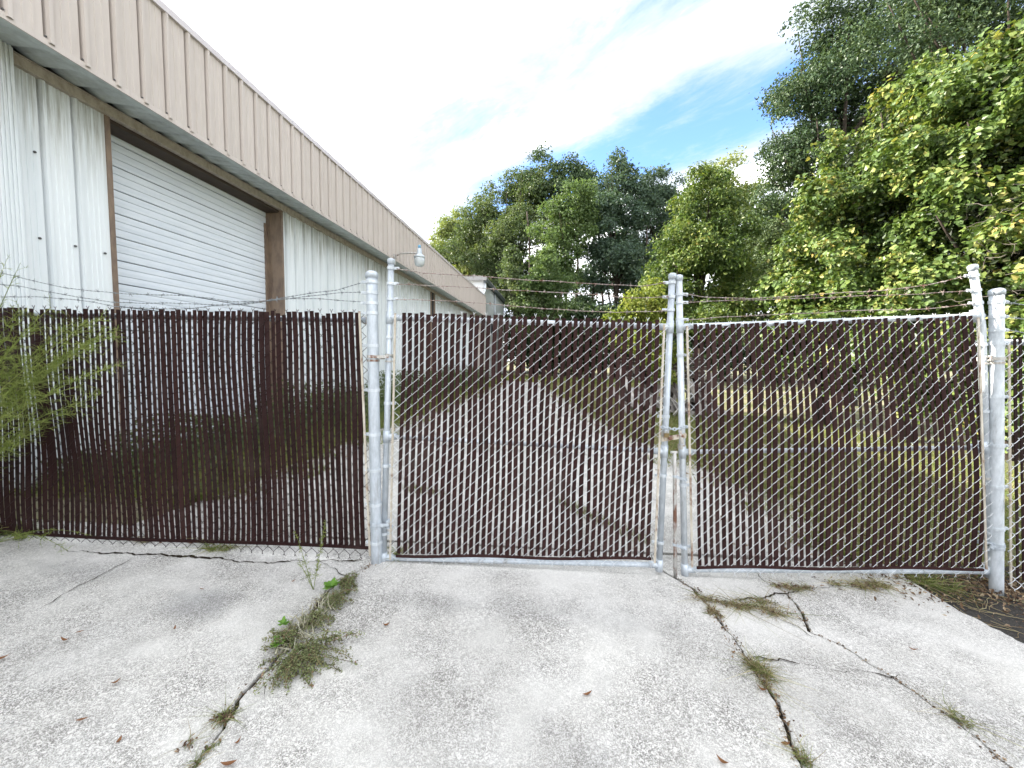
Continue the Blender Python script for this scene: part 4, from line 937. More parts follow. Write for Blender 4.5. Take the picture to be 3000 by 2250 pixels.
for k, (px, d, h) in enumerate(((1560, 36, 620), (1690, 34, 600), (1730, 37, 560), (1770, 35, 640), (1835, 38, 600), (1880, 34, 660))):
    b = at(px, 1100, d); b[2] = gz(b[0]) - .1; t = at(px + (k % 3 - 1) * 14, h, d); s = np.linspace(0, 1, 7)[:, None]
    m = MB().tube(b * (1 - s) + t * s + np.array([[.1 * math.sin(q * 1.7 + k), 0, 0] for q in range(7)]), .17 * (1 - .6 * s[:, 0]), 7)
    obj('tree_trunk', m, 'bark', None, True, ['first', 'second', 'third', 'fourth', 'fifth', 'sixth'][k] + ' bare trunk from the left in the shade of the wood', 'tree trunk', 'bare trunks inside the wood', origin=b)

V_ = 'vine-covered growth along the right side'
tree('vine_column', 'upright vine-smothered tree standing just behind the middle of the gates', 2060, 14, [(2075, 560, 0, .75), (2050, 620, 0, .95), (2110, 660, 0, .9), (2010, 720, -.3, 1.0), (2090, 760, -.3, 1.2), (1970, 800, -.3, .8), (2040, 860, -.3, 1.2), (2130, 850, 0, 1.1), (1960, 900, -.4, .8), (2080, 950, -.3, 1.3), (1930, 840, -.3, .5)], .125, 20, .42, 'leaf_vine2', .14, 'vine', V_, seed=20, outw=.8, upw=.35, droop=.25)
tree('yellow_bush', 'low yellow-green bush poking above the left gate top', 1890, 12, [(1860, 900, 0, .45), (1900, 885, 0, .5), (1830, 930, 0, .4), (1940, 915, 0, .45), (1880, 960, 0, .7), (1900, 1040, 0, .8)], .11, 13, .3, 'leaf_yellow', .04, 'bush', None, seed=21)
tree('shaded_shrub', 'dark mixed shrubs in the gap beside the vine column', 2230, 16, [(2200, 800, 0, 1.2), (2260, 740, 1, 1.4), (2230, 880, 0, 1.4), (2160, 930, 0, 1.2), (2290, 950, -1, 1.3), (2250, 650, 2, 1.2)], .16, 15, .5, 'leaf_olive', .1, 'shrub', V_, seed=22)
tree('dark_oak', 'tall dark-leaved tree leaning over the vines against the sky', 2480, 16.5, [(2330, 560, 0, 1.4), (2290, 470, 0, 1.0), (2300, 400, 0, 1.0), (2380, 480, 0, 1.6), (2360, 340, 0, 1.5), (2450, 380, 0, 1.9), (2420, 230, 0, 1.8), (2340, 270, 0, .9), (2500, 120, -1, 2.0), (2620, 170, -1, 2.2), (2540, 270, 0, 2.2), (2700, 60, -2, 2.0), (2400, 90, -.5, 1.1), (2480, 20, -1, 1.3), (2300, 660, 0, 1.3), (2620, 20, -2, 1.6)], .125, 12, .46, 'leaf_dark', .3, 'tree', V_, seed=23, fill=(.30, 1.15), extra=2, lumpy=.45, sub=8)
tree('dark_oak', 'dark leafy branches overhanging the top right corner', 2990, 10, [(2780, 40, 0, 1.1), (2900, 30, 0, 1.2), (3000, 60, 0, 1.2), (2700, -40, 0, 1.2), (2850, -60, 0, 1.4), (3080, -40, 0, 1.6), (2640, -90, 0, 1.2)], .10, 11, .38, 'leaf_dark', .16, 'tree', V_, seed=24, fill=(.30, 1.15), extra=2, lumpy=.45, sub=7)

def vine_mass(name, label, base_px, depth, lobes_px, seed, leaf=.085, mat='leaf_vine', inner='leaf_inner'):
    """big lobes give the body; the leafy skin hangs in many small uneven swags over it, with dark gaps between"""
    rng = np.random.default_rng(seed + 500); big = []; small = []
    for (px, py, dd, r) in lobes_px:
        c = at(px, py, depth + dd); big.append((c, np.array([r, r, r]) * .80))
        for k in range(int(6.0 * r * r) + 3):
            d = unit(rng.normal(size=3) + np.array([-.35, -.45, .15])); q = c + d * r * rng.uniform(.62, 1.38); sr = rng.uniform(.13, .42)
            small.append((q, np.array([sr * rng.uniform(.8, 1.4), sr * rng.uniform(.8, 1.4), sr * rng.uniform(.5, 1.3)])))
    # dangling runners
    run = MB(); Ps = []
    for k in range(90):
        q, sr = small[rng.integers(len(small))]; a = q + unit(rng.normal(size=3) * np.array([1, 1, .3]) + np.array([-.3, -.6, 0])) * sr; L = rng.uniform(.25, 1.0); t = np.linspace(0, 1, int(L / .035))[:, None]
        P = a + np.array([0, 0, -1.0]) * t * L + rng.normal(size=3) * .12 * t + np.array([math.sin(k), math.cos(k), 0]) * .05 * np.sin(t * 5); Ps.append(P + rng.normal(size=P.shape) * .025)
    b = at(base_px, 1100, depth); b[2] = gz(b[0]) - .02
    root = empty(name, b, label, 'vine', V_)
    obj('trunk', trunk_mesh(b, big, .16, rng, extra=2), 'bark', root, True)
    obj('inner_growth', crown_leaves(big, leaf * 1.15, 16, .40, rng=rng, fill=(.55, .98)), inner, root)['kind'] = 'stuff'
    obj('crown', crown_leaves(small, leaf, 19, .18, rng=rng, shape='heart', outw=.9, upw=.45, fill=(.6, 1.1), lumpy=.3, droop=.22), mat, root)['kind'] = 'stuff'
    P = np.concatenate(Ps); leaf_mesh(run, P, rng.normal(size=P.shape) * .6 + np.array([-.5, -.8, .5]), leaf * rng.uniform(.5, 1.1, len(P)), 'heart', rng); obj('runners', run, mat, root)['kind'] = 'stuff'
    return root
vine_mass('vine_mound', 'nearest sunlit vine mound above the thick right post', 2990, 7.2, [(2990, 210, .3, .75), (2880, 270, .4, .7), (2980, 330, 0, .9), (2870, 440, .2, 1.0), (3070, 420, -.3, 1.0), (2960, 560, 0, 1.3), (2850, 650, .2, 1.2), (3080, 700, -.4, 1.3), (2940, 790, 0, 1.3), (2840, 880, .2, 1.1), (3060, 930, -.4, 1.2), (2950, 1050, 0, 1.2), (3080, 1150, -.5, 1.0)], 30)
vine_mass('vine_mound', 'large vine mound with hanging yellow-tinged leaves above the right gate', 2660, 8.8, [(2790, 250, .2, .6), (2700, 290, .2, .6), (2760, 330, 0, .75), (2640, 400, .2, .9), (2770, 460, 0, 1.1), (2590, 490, .2, 1.1), (2690, 580, 0, 1.4), (2550, 660, .2, 1.2), (2750, 740, -.2, 1.3), (2600, 800, 0, 1.3), (2700, 920, -.2, 1.3), (2560, 980, 0, 1.3), (2660, 1080, 0, 1.3), (2500, 580, .4, .9)], 31)
vine_mass('vine_mound', 'lower vine mound sloping down left of the large one', 2430, 10.8, [(2470, 650, 0, 1.0), (2420, 750, 0, 1.1), (2360, 810, .2, .7), (2480, 840, 0, 1.3), (2390, 900, 0, 1.1), (2330, 950, .2, .7), (2460, 1000, 0, 1.3), (2370, 1040, 0, 1.0), (2320, 1010, .2, .6)], 32, .105)

# the wood goes on behind the nearer trees
def far_wood():
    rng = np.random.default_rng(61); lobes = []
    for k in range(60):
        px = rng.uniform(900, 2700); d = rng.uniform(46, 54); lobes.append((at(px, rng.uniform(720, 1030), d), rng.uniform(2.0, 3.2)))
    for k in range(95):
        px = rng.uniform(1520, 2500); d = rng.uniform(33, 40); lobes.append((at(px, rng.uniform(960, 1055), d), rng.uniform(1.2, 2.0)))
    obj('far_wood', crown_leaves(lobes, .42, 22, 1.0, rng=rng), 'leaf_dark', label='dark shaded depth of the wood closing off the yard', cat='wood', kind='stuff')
far_wood()

# bare tangled twigs hanging in the vines at the right
def twigs():
    rng = np.random.default_rng(5); m = MB()
    for k in range(34):
        a = at(rng.uniform(2900, 3060), rng.uniform(540, 900), 6.1 + rng.uniform(-.2, .6)); P = [a]; d = unit(rng.normal(size=3) + np.array([-.3, 0, -.3]))
        for j in range(9): d = unit(d + rng.normal(size=3) * .45 + np.array([0, 0, -.12])); P.append(P[-1] + d * .085)
        m.tube(np.array(P), np.linspace(.006, .002, 10), 4)
    obj('dead_vine_twigs', m, 'twig', None, label='grey tangle of bare twigs in the vines at the right edge', cat='twigs', kind='stuff', origin=at(2950, 700, 5.8))
twigs()

# ------------------------------------------------------------------ weeds and grass
def grass_patch(name, label, pts, n, h, w, mat, seed, lean=0.5, kind='stuff', cat='grass', group=None, spread=None, parent=None):
    rng = np.random.default_rng(seed); P0 = pts(n, rng); n = len(P0); hh = h * rng.uniform(.4, 1.2, n)
    d = rng.normal(size=(n, 3)) * lean; d[:, 2] = 1.0; d = unit(d); bend = rng.normal(size=(n, 3)) * lean * .8; bend[:, 2] = -abs(bend[:, 2]) * .6
    t = np.linspace(0, 1, 4)[None, :, None]; P = P0[:, None] + d[:, None] * t * hh[:, None, None] + bend[:, None] * (t ** 2) * hh[:, None, None]
    P[..., 2] = np.maximum(P[..., 2], P0[:, None, 2] - .005)
    m = MB(); ribbons(m, P, w * rng.uniform(.6, 1.3, n), rng)
    return obj(name, m, mat, parent, label=label if parent is None else None, cat=cat if parent is None else None, group=group, kind=kind, origin=None if parent is not None else P0.mean(0))

def area(x0, x1, y0, y1):
    def f(n, rng):
        x = rng.uniform(x0, x1, n); y = rng.uniform(y0, y1, n); return np.stack([x, y, gz(x) - .06], -1)
    return f
grass_patch('grass', 'rough green grass behind the right gate', area(2.3, 7.5, 3.3, 13), 26000, .24, .010, 'grass', 1)
def wedge(n, rng):
    y = rng.uniform(5, 30, n); x0 = np.interp(y, [3, 4.6, 6.2, 9, 30], [2.2, 2.8, 2.2, 1.4, -1.6]); x = x0 + rng.uniform(0, 1, n) ** 1.4 * (5.5 - x0); return np.stack([x, y, gz(x) - .06], -1)
grass_patch('grass', 'dry straw grass behind the right gate', area(2.0, 6.5, 3.2, 12), 9000, .20, .008, 'straw', 2)
grass_patch('grass', 'pale dry grass between the yard slab and the vines', wedge, 22000, .22, .014, 'straw', 22)
grass_patch('grass', 'green weeds between the yard slab and the vines', wedge, 14000, .30, .014, 'grass', 23)
grass_patch('grass', 'grass and weeds along the foot of the warehouse wall', area(-5.8, -3.65, 3.3, 26), 30000, .26, .012, 'grass', 3)
grass_patch('grass', 'distant grass across the back of the yard', area(-4, 9, 27, 33), 14000, .45, .03, 'grass', 4)
def wall_weeds():
    rng = np.random.default_rng(8); mb = MB(); n = 34000
    y = rng.uniform(3.6, 26, n); x = XW + .1 + np.abs(rng.normal(size=n)) * .75; hmax = .55 + .35 * (np.sin(y * 1.1) + np.sin(y * 2.7 + 1)) * .5 + .25 * np.clip((y - 6) / 5, 0, 1)
    z = gz(x) + rng.uniform(0, 1, n) ** 1.3 * np.clip(hmax, .15, 2)
    leaf_mesh(mb, np.stack([x, y, z], -1), rng.normal(size=(n, 3)) + np.array([.4, -.4, .6]), .06 * rng.uniform(.6, 1.5, n), 'quad', rng)
    obj('wall_weeds', mb, 'leaf_olive', label='leafy weeds growing against the white warehouse wall', cat='weeds', kind='stuff')
wall_weeds()

def stems_plant(mb_leaf, mb_stem, base, tip, rng, nb=40, blen=.12, thread=.03, tn=7, droop=.25, r=.004):
    """an arching stem with feathery thread-leaved branchlets"""
    base = np.asarray(base); tip = np.asarray(tip); L = np.linalg.norm(tip - base); s = np.linspace(0, 1, 12)[:, None]
    mid = (base + tip) / 2 + np.array([0, 0, L * droop]); C = base * (1 - s) ** 2 + 2 * mid * s * (1 - s) + tip * s * s
    mb_stem.tube(C, np.linspace(r, r * .3, 12), 5)
    for k in range(nb):
        t = rng.uniform(.18, 1.0); i = min(10, int(t * 11)); p = C[i] + (C[i + 1] - C[i]) * (t * 11 - i); T = unit(C[i + 1] - C[i])
        d = unit(T * .9 + rng.normal(size=3) * .55 + np.array([0, 0, .15])); bl = blen * rng.uniform(.5, 1.2) * (1.15 - .6 * t)
        q = np.linspace(0, 1, 5)[:, None]; B = p + d * bl * q + np.array([0, 0, -.25 * bl]) * q ** 2
        mb_stem.tube(B, np.linspace(r * .35, r * .12, 5), 3, False)
        tt = rng.uniform(.1, 1, tn); st = p + d * bl * tt[:, None] + np.array([0, 0, -.25 * bl]) * tt[:, None] ** 2
        dd = unit(d * .7 + rng.normal(size=(tn, 3)) * .6); th = thread * rng.uniform(.5, 1.2, tn)[:, None]
        P = np.stack([st, st + dd * th * .5, st + dd * th + np.array([0, 0, -.1]) * th], 1); ribbons(mb_leaf, P, .0028, rng)

def fennel():
    rng = np.random.default_rng(44); base = fp(-330, 1500, -.30); base[2] = gz(base[0])
    root = empty('feathery_weed', base, 'tall feathery green weed arching in front of the fence at left', 'weed', 'weeds growing along the fence and cracks')
    ml, ms = MB(), MB()
    tips = [(300, 925), (330, 985), (255, 1010), (320, 1080), (230, 1130), (285, 1165), (180, 1215), (265, 1000), (120, 1255), (40, 1300), (340, 960), (200, 960), (120, 940), (90, 1040), (160, 1080), (60, 900), (30, 980), (215, 1050), (100, 1170), (20, 1090), (270, 940), (150, 900)]
    for k, (px, py) in enumerate(tips):
        dep = -.10 - .38 * rng.random(); b = base + np.array([rng.uniform(-.15, .25), rng.uniform(-.15, .1), rng.uniform(0, .06)]); stems_plant(ml, ms, b, fp(px, py, dep), rng, 62, .20, .05, 10, .10 + rng.uniform(0, .12), .0045)
    for (px, py) in ((20, 760), (60, 770), (5, 800), (-20, 740), (45, 800)):
        stems_plant(ml, ms, base + np.array([.1, 0, .02]), fp(px, py, -.12), rng, 34, .11, .028, 6, .05, .003)
    obj('foliage', ml, 'fennel', root)['kind'] = 'stuff'; obj('stem', ms, 'fennel', root, True)
    # low arching shoot on the slab
    r2 = empty('arching_shoot', gp(30, 1590), 'thin weed shoot arching over the slab at the fence foot', 'weed', 'weeds growing along the fence and cracks'); ml, ms = MB(), MB()
    a = gp(-30, 1600); b = gp(200, 1632); b[2] += .04; stems_plant(ml, ms, a, b, rng, 34, .09, .03, 7, .32, .003); stems_plant(ml, ms, a, fp(270, 1570, -.15), rng, 16, .06, .02, 5, .2, .0025)
    obj('foliage', ml, 'fennel', r2)['kind'] = 'stuff'; obj('stem', ms, 'fennel', r2, True)
    r3 = empty('twin_shoot', gp(915, 1722), 'two upright feathery weed shoots rising from the left crack', 'weed', 'weeds growing along the fence and cracks'); ml, ms = MB(), MB()
    b0 = gp(918, 1728)
    def vert(px, py):
        d = ray(px, py); return CAM + d * (b0[1] / d[1])
    for tip, nb in (((955, 1525), 75), ((866, 1560), 40), ((875, 1640), 18)): stems_plant(ml, ms, b0, vert(*tip), rng, nb, .035, .016, 6, .02, .0022)
    obj('foliage', ml, 'fennel', r3)['kind'] = 'stuff'; obj('stem', ms, 'fennel', r3, True)
fennel()

def disc(px, py, rx, ry, along=None):
    c = gp(px, py)
    def f(n, rng):
        a = rng.uniform(0, 6.28, n); r = np.sqrt(rng.uniform(0, 1, n)); x = c[0] + np.cos(a) * r * rx; y = c[1] + np.sin(a) * r * ry
        return np.stack([x, y, gz(x) + .002], -1)
    return f
WG = 'weeds growing along the fence and cracks'
def tuft(label, px, py, rx, ry, n, h, mats, seed, lean=.8, w=.004):
    c = gp(px, py); root = empty('grass_tuft', c, label, 'grass tuft', WG); rng = np.random.default_rng(seed + 900)
    sub = [(rng.normal() * rx * .55, rng.normal() * ry * .55, rng.uniform(.35, .9)) for _ in range(7)]
    def pts(nn, r_):
        k = r_.integers(0, 7, nn); S = np.array(sub)[k]; x = c[0] + S[:, 0] + r_.normal(size=nn) * rx * .22 * S[:, 2]; y = c[1] + S[:, 1] + r_.normal(size=nn) * ry * .22 * S[:, 2]
        return np.stack([x, y, gz(x) + .003], -1)
    for k, (mt, fr) in enumerate(mats):
        grass_patch('blades', None, pts, int(n * fr * .55), h, w * 1.15, mt, seed * 7 + k, lean, 'stuff', None, None, parent=root)
    P = pts(int(n * .45), rng) + rng.normal(size=(int(n * .45), 3)) * np.array([rx * .25, ry * .25, 0]); P[:, 2] = gz(P[:, 0]) + rng.uniform(.004, .02, len(P)); m = MB()
    leaf_mesh(m, P, rng.normal(size=P.shape) * .5 + np.array([0, 0, 1]), .016 * rng.uniform(.4, 1.4, len(P)), 'quad', rng, .4); obj('dead_thatch', m, 'litter' if mats[0][0] != 'grass' else 'spurge', root)['kind'] = 'stuff'
tuft('green grass tuft at the foot of the brown slatted fence', 635, 1608, .12, .05, 260, .15, (('grass', .8), ('straw', .2)), 1, .9)
tuft('small green weed patch in the left crack near the lower edge', 655, 2105, .05, .07, 300, .06, (('spurge', .6), ('grass', .4)), 2, 1.1, .003)
tuft('short green sprigs at the bottom end of the left crack', 590, 2225, .02, .06, 90, .06, (('grass', .7), ('straw', .3)), 3, 1.0, .003)
tuft('widest dry grass patch where the right crack forks', 2185, 1775, .20, .055, 1000, .09, (('straw', .6), ('spurge', .25), ('grass', .15)), 4, 1.5, .0035)
tuft('small clump of dry grass tucked in the fork of the right crack', 2100, 1800, .04, .06, 240, .06, (('straw', .8), ('grass', .2)), 5, 1.2, .003)
tuft('dry grass patch on the slab before the right gate middle', 2335, 1724, .11, .04, 480, .06, (('straw', .5), ('spurge', .3), ('grass', .2)), 6, 1.4, .003)
tuft('straw-coloured grass spreading under the right gate foot', 2545, 1715, .20, .06, 700, .08, (('straw', .7), ('grass', .3)), 7, 1.4, .0035)
tuft('green grass clump under the right gate near the thick post', 2730, 1716, .16, .05, 420, .14, (('grass', .8), ('straw', .2)), 8, 1.2, .005)
tuft('pale spiky grass clump growing in the middle of the right crack', 2225, 1965, .045, .09, 520, .12, (('straw', .55), ('grass', .45)), 9, .9, .003)
tuft('tiny sprigs in the far right crack', 2805, 2108, .05, .04, 120, .10, (('grass', .6), ('straw', .4)), 10, 1.1, .0025)
tuft('green blades at the bottom end of the right crack', 2345, 2225, .03, .05, 110, .08, (('grass', .7), ('straw', .3)), 11, .9, .003)
tuft('weeds and yellow stalks at the foot of the left gate hinge', 1165, 1630, .05, .06, 160, .13, (('grass', .8), ('straw', .2)), 12, .7, .004)
tuft('green grass at the far left end of the fence', 15, 1570, .16, .10, 420, .22, (('grass', 1.0),), 13, .8, .006)
tuft('dead grass and leaves at the fence foot left of the tuft', 420, 1585, .16, .03, 200, .05, (('straw', .6), ('spurge', .4)), 14, 1.6, .004)

def sprawler():
    rng = np.random.default_rng(21); c = gp(890, 1900); root = empty('sprawling_weed', c, 'big sprawling brown-green weed clump filling the left crack', 'weed', WG)
    ms, ml = MB(), MB()
    # prostrate stems with tiny paired leaves
    def mat_of(cx, cy, n, lx, ang0, ang1):
        o = gp(cx, cy)
        for k in range(n):
            a = rng.uniform(ang0, ang1); L = lx * rng.uniform(.45, 1.1); d = np.array([math.cos(a), math.sin(a), 0]); s = np.linspace(0, 1, 10)
            P = o + rng.normal(size=3) * .015 + d * (s * L)[:, None] + np.stack([np.cumsum(rng.normal(size=10)) * .006, np.cumsum(rng.normal(size=10)) * .006, .02 + .035 * np.sin(s * 3.0) * rng.uniform(.2, 1.2)], -1)
            P[:, 2] = np.maximum(P[:, 2], gz(P[:, 0]) + .006); ms.tube(P, .0014, 4, False)
            q = np.repeat(P, 9, axis=0) + rng.normal(size=(90, 3)) * .008; q[:, 2] = np.maximum(q[:, 2], gz(q[:, 0]) + .005)
            leaf_mesh(ml, q, rng.normal(size=(90, 3)) * .5 + np.array([0, 0, 1]), .013 * rng.uniform(.6, 1.3, 90), 'quad', rng, .5)
    mat_of(880, 1925, 34, .25, -1.9, .9); mat_of(850, 1955, 14, .15, -2.4, .2); mat_of(850, 1900, 16, .15, 1.8, 4.0); mat_of(960, 1770, 18, .13, -1.0, 1.2); mat_of(920, 1830, 18, .10, 0, 6.28); mat_of(1000, 1720, 16, .10, -1, 1.2)
    obj('stem', ms, 'spurge', root); obj('foliage', ml, 'spurge', root)['kind'] = 'stuff'
    m = MB()
    for (px, py, n) in ((960, 1775, 50), (910, 1825, 60), (880, 1850, 60), (940, 1800, 40), (830, 1920, 20), (890, 1885, 30)):
        o = gp(px, py); q = o + rng.normal(size=(n, 3)) * np.array([.035, .035, .0]); q[:, 2] = gz(q[:, 0]) + .03; t = np.linspace(0, 1, 4)[None, :, None]
        d = unit(rng.normal(size=(n, 3)) * .8 + np.array([0, 0, .8])); P = q[:, None] + d[:, None] * t * .055; ribbons(m, P, .008, rng)
    obj('seed_heads', m, 'seed', root)['kind'] = 'stuff'
    def rosette(px, py, n, sz, lb):
        o = gp(px, py); r = empty('broadleaf_weed', o, lb, 'weed', WG); m = MB()
        for k in range(n):
            a = k * 2.4 + rng.uniform(-.3, .3); L = sz * rng.uniform(.6, 1.1); d = np.array([math.cos(a), math.sin(a), .0]); s = np.linspace(0, 1, 6); up = rng.uniform(.35, 1.1)
            C = o + d * (s * L)[:, None] + np.array([0, 0, 1]) * (.035 + L * up * s * (1 - .45 * s))[:, None]; side = np.cross(d, (0, 0, 1)); w = L * .22 * np.sin(np.clip(s, .05, .98) * np.pi) ** .7
            V = np.stack([C - side * w[:, None] + np.array([0, 0, .15]) * w[:, None], C, C + side * w[:, None] + np.array([0, 0, .15]) * w[:, None]], 1); m.grid(V)
        obj('leaf', m, 'rosette', r, True)
    rosette(970, 1735, 34, .055, 'bright green broad-leaved weed at the top of the sprawling clump')
    rosette(818, 1905, 28, .048, 'bright green broad-leaved weed at the lower left of the clump')
    rosette(830, 1845, 18, .038, 'small broad-leaved weed on the left side of the clump')
sprawler()

# crumbs and packed dirt along the cracks; weeds straggling over the edges of the yard slab
def crumbs():
    rng = np.random.default_rng(77); m = MB(); Q = []
    for J, n, wd in ((J1, 420, .022), (J2, 520, .022), (J3, 260, .014)):
        y = rng.uniform(.9, 2.9, n); x = J(y) + rng.normal(size=n) * wd; Q.append(np.stack([x, y, gz(x) + .003], -1))
    Q = np.concatenate(Q); leaf_mesh(m, Q, rng.normal(size=Q.shape) * .6 + np.array([0, 0, 1]), .011 * rng.uniform(.3, 1.6, len(Q)), 'quad', rng, .8)
    obj('crack_crumbs', m, 'litter', drive)['kind'] = 'stuff'
    m = MB(); n = 5200; y = rng.uniform(3.4, 24, n); side = rng.random(n) < .5
    x = np.where(side, -3.6 + rng.normal(size=n) * .28 + .05, np.interp(y, [3, 4.6, 6.2, 9, 30], [2.3, 2.9, 2.3, 1.6, -1.4]) + rng.normal(size=n) * .45 - .1)
    leaf_mesh(m, np.stack([x, y, gz(x) + rng.uniform(.004, .02, n)], -1), rng.normal(size=(n, 3)) * .5 + np.array([0, 0, 1]), .05 * rng.uniform(.3, 1.5, n), 'quad', rng, .5)
    obj('yard_leaf_litter', m, 'litter', label='brown leaf litter along both edges of the yard slab', cat='leaf litter', kind='stuff')
    def edge(nn, r_):
        y = 3.4 + r_.uniform(0, 1, nn) ** 1.5 * 20; L_ = r_.random(nn) < .55; cl = np.abs(r_.normal(size=nn)) * .22 * (1 + np.sin(y * 3.1) + np.sin(y * 7.3))
        x = np.where(L_, -3.62 + np.clip(cl, -.2, .6), np.interp(y, [3, 4.6, 6.2, 9, 30], [2.3, 2.9, 2.3, 1.6, -1.4]) - np.clip(cl, -.2, .7)); return np.stack([x, y, gz(x) - .01], -1)
    grass_patch('grass', 'weeds straggling over the edges of the yard slab', edge, 9000, .20, .010, 'grass', 31)
    def across(nn, r_):
        t = r_.uniform(0, 1, nn); a, b = gp(1640, 1470), gp(1900, 1590); k = a + (b - a) * t[:, None] + r_.normal(size=(nn, 3)) * np.array([.05, .05, 0]); k[:, 2] = gz(k[:, 0]); return k
    grass_patch('grass', 'brown weeds in the crack just behind the left gate', across, 700, .09, .006, 'spurge', 32)
    def across2(nn, r_):
        t = r_.uniform(0, 1, nn); a, b = gp(1190, 1430), gp(1290, 1450); k = a + (b - a) * t[:, None] + r_.normal(size=(nn, 3)) * np.array([.06, .05, 0]); k[:, 2] = gz(k[:, 0]); return k
    grass_patch('grass', 'small weeds behind the hinge side of the left gate', across2, 300, .09, .006, 'spurge', 33)
crumbs()

# leaf litter by the right post and single fallen leaves
def litter():
    rng = np.random.default_rng(15); n = 2600; c = gp(2900, 1745); x = c[0] + rng.normal(size=n) * .50 + .25; y = c[1] + rng.normal(size=n) * .16 + .02 + np.abs(rng.normal(size=n)) * .15
    m = MB(); leaf_mesh(m, np.stack([x, y, gz(x) - .012 + rng.uniform(0, .03, n)], -1), rng.normal(size=(n, 3)) * .5 + np.array([0, 0, 1]), .035 * rng.uniform(.4, 1.3, n), 'quad', rng, .4)
    n = 900; x = rng.uniform(2.5, 6, n); y = rng.uniform(.8, 3.0, n); leaf_mesh(m, np.stack([x, y, gz(x) - .015 + rng.uniform(0, .01, n)], -1), rng.normal(size=(n, 3)) * .3 + np.array([0, 0, 1]), .02 * rng.uniform(.3, 1.3, n), 'quad', rng, .35)
    obj('leaf_litter', m, 'litter', label='brown leaf litter around the base of the thick right post', cat='leaf litter', kind='stuff')
    m = MB()
    for k in range(40):
        a = gp(rng.uniform(2720, 3050), rng.uniform(1730, 1860)); d = unit(np.array([rng.normal(), rng.normal() * .6, 0])); s = np.linspace(-.5, .5, 6)[:, None] * rng.uniform(.08, .4); P = a + d * s + np.stack([0 * s[:, 0], np.cumsum(rng.normal(size=6)) * .01, .0 * s[:, 0]], -1); P[:, 2] = gz(P[:, 0]) - .012; m.tube(P, .0022, 4)
    obj('dead_stalks', m, 'straw', label='pale dead stalks lying on the dark ground at right', cat='stalks', kind='stuff')
    lv = [(191, 1881, .034, 0), (339, 2005, .024, 1.1), (7, 1934, .035, .8), (1132, 1836, .030, .5), (349, 2176, .022, 2), (695, 2181, .020, 1.2), (671, 2246, .04, .3), (593, 1730, .022, .2), (512, 1847, .02, 2.2), (858, 1707, .02, 1), (234, 1856, .022, .7),
          (1720, 2040, .036, .5), (2232, 2025, .030, 2.6), (2673, 1907, .030, 2.7), (2300, 2186, .026, .1), (2116, 2239, .032, 2.5), (2147, 1917, .02, .4), (240, 2115, .028, .5), (560, 1596, .03, .3), (470, 1595, .03, 2.0)]
    LEAF_LABELS = ['brown leaf lying flat on the slab at far left', 'dark leaf midway between left edge and sprawling weed', 'brown leaf cut by the left edge of the picture', 'dry leaf to the right of the sprawling weed clump', 'small leaf near the bottom left of the slab', 'small leaf right of the weed patch in the left crack', 'large brown leaf at the bottom edge near the left crack',
        'tiny leaf on the dark stain before the slatted fence', 'tiny leaf left of the sprawling weed clump', 'tiny leaf beside the twin weed shoots', 'narrow dry leaf just right of the flat brown leaf', 'curled brown leaf alone on the slab below the left gate', 'dry leaf beside the spiky grass in the right crack', 'reddish leaf alone on the far right slab',
        'grey-brown leaf by the lower part of the right crack', 'brown leaf at the bottom edge left of the right crack', 'tiny leaf left of the spiky grass clump', 'thin twig-like leaf above the bottom left corner', 'brown leaf under the fence beside the green tuft', 'brown leaf in the dead grass at the fence foot']
    for k, (px, py, s, a) in enumerate(lv):
        o = gp(px, py); d = np.array([math.cos(a), math.sin(a), 0]); sd = np.array([-d[1], d[0], 0]); s *= .72; t = np.linspace(-1, 1, 7); w = .36 * (1 - np.abs(t) ** 1.7) * s * rng.uniform(.6, 1.1) + .0008
        C = o + d * (t * s)[:, None] + np.array([0, 0, 1]) * (.010 + .012 * t * t * rng.uniform(.3, 1.6))[:, None]; cu = np.array([0, 0, .35 * rng.uniform(.3, 1.5)])
        obj('fallen_leaf', MB().grid(np.stack([C - sd * w[:, None] + cu * w[:, None], C, C + sd * w[:, None] + cu * w[:, None]], 1)), 'fallen', None, True,
LEAF_LABELS[k], 'fallen leaf', 'fallen leaves on the concrete', origin=o)
litter()

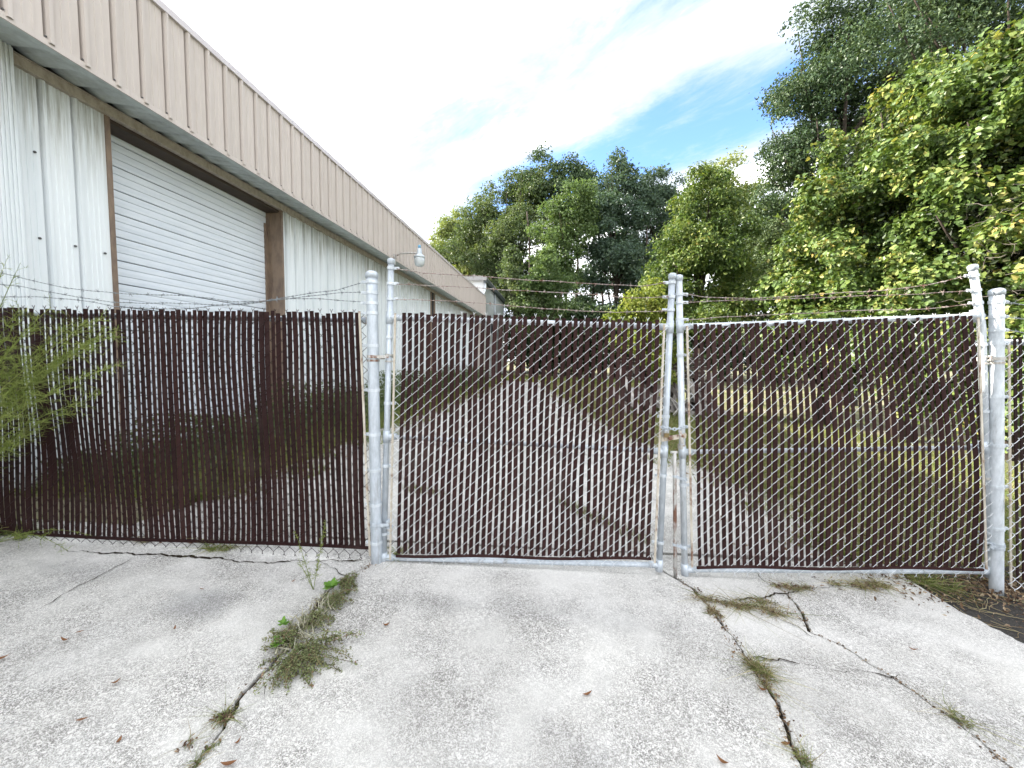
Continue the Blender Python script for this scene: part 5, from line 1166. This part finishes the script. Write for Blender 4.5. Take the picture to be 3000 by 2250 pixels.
# ------------------------------------------------------------------ scrap timber behind the gates
def scrap():
    rng = np.random.default_rng(3); o = gp(1985, 1225); gy = o[1]
    def pallet(cx, cy, z, rz, tilt, label):
        root = empty('pallet', (cx, cy, z), label, 'pallet', 'stacked pallets behind the gates'); c, s = math.cos(rz), math.sin(rz); X = np.array([c, s, tilt]); Y = np.array([-s, c, 0]); Z = np.array([0, 0, 1.0]); b = np.array([cx, cy, z])
        for j in (-.5, 0, .5): obj('bearer', MB().box(b + Y * j * .95 + Z * .062, X * .6, Y * .022, Z * .045), 'pallet', root)
        for k in range(7): obj('board', MB().box(b + X * (-.54 + .18 * k) + Z * .118, X * .05, Y * .5, Z * .010), 'board', root)
        for k in range(3): obj('board', MB().box(b + X * (-.5 + .5 * k) + Z * .008, X * .05, Y * .5, Z * .008), 'board', root)
    z0 = gz(o[0])
    base = 0.62
    names = ['lowest', 'second', 'third', 'fourth', 'fifth', 'topmost']
    for k in range(6): pallet(o[0] + .45 + rng.uniform(-.14, .14), gy + 1.4 + rng.uniform(-.1, .1), z0 + 1.12 + k * .135, rng.uniform(-.2, .2), rng.uniform(-.05, .05), f'weathered wooden pallet, {names[k]} of the right stack behind the gates')
    for k in range(5): pallet(o[0] - .85 + rng.uniform(-.12, .12), gy + 1.7 + rng.uniform(-.1, .1), z0 + 1.12 + k * .135, rng.uniform(-.2, .2), rng.uniform(-.05, .05), f'weathered wooden pallet, {names[k] if k < 4 else "topmost"} of the left stack behind the gates')
    # supports: pallets stand on old crates of boards
    for j, (cx, cy, w) in enumerate(((o[0] + .5, gy + 1.4, .5), (o[0] - .85, gy + 1.7, .45))):
        r = empty('timber_bearers', (cx, cy, z0), 'rough timber blocks carrying the ' + ('right' if j == 0 else 'left') + ' pallet stack', 'timber')
        for q in (-.4, .4): obj('block', MB().box((cx + q, cy, z0 + .55), (.09, 0, 0), (0, .45, 0), (0, 0, .57)), 'pallet', r)
    for k in range(30):
        a = np.array([o[0] + rng.uniform(-1.5, 1.5), gy + rng.uniform(0, .7), z0 + rng.uniform(.02, .20)]); d = unit(np.array([rng.uniform(-1, 1), rng.uniform(.1, .8), rng.uniform(.15, 1.1)])); L = rng.uniform(.45, .95); n = unit(np.cross(d, rng.normal(size=3)))
        obj('loose_board', MB().box(a + d * L * .9, d * L, n * .07, np.cross(d, n) * .011), 'board', None, label='grey loose board leaning in the scrap timber heap', cat='board', group='loose boards of the scrap heap', origin=a)
    p = np.array([o[0] + .28, gy + 1.1, z0 + 1.12 + 6 * .135 + .02]); obj('blue_tub', MB().lathe(p, (0, 0, 1), [(0, .01), (.001, .09), (.09, .11), (.10, .12), (.11, .115), (.105, .1), (.02, .08)], 14), 'blue', None, True, 'small blue plastic tub on top of the pallets', 'tub', origin=p)
scrap()
print('tris', sum(len(o.data.polygons) for o in bpy.data.objects if o.type == 'MESH'), 'objects', len(bpy.data.objects))
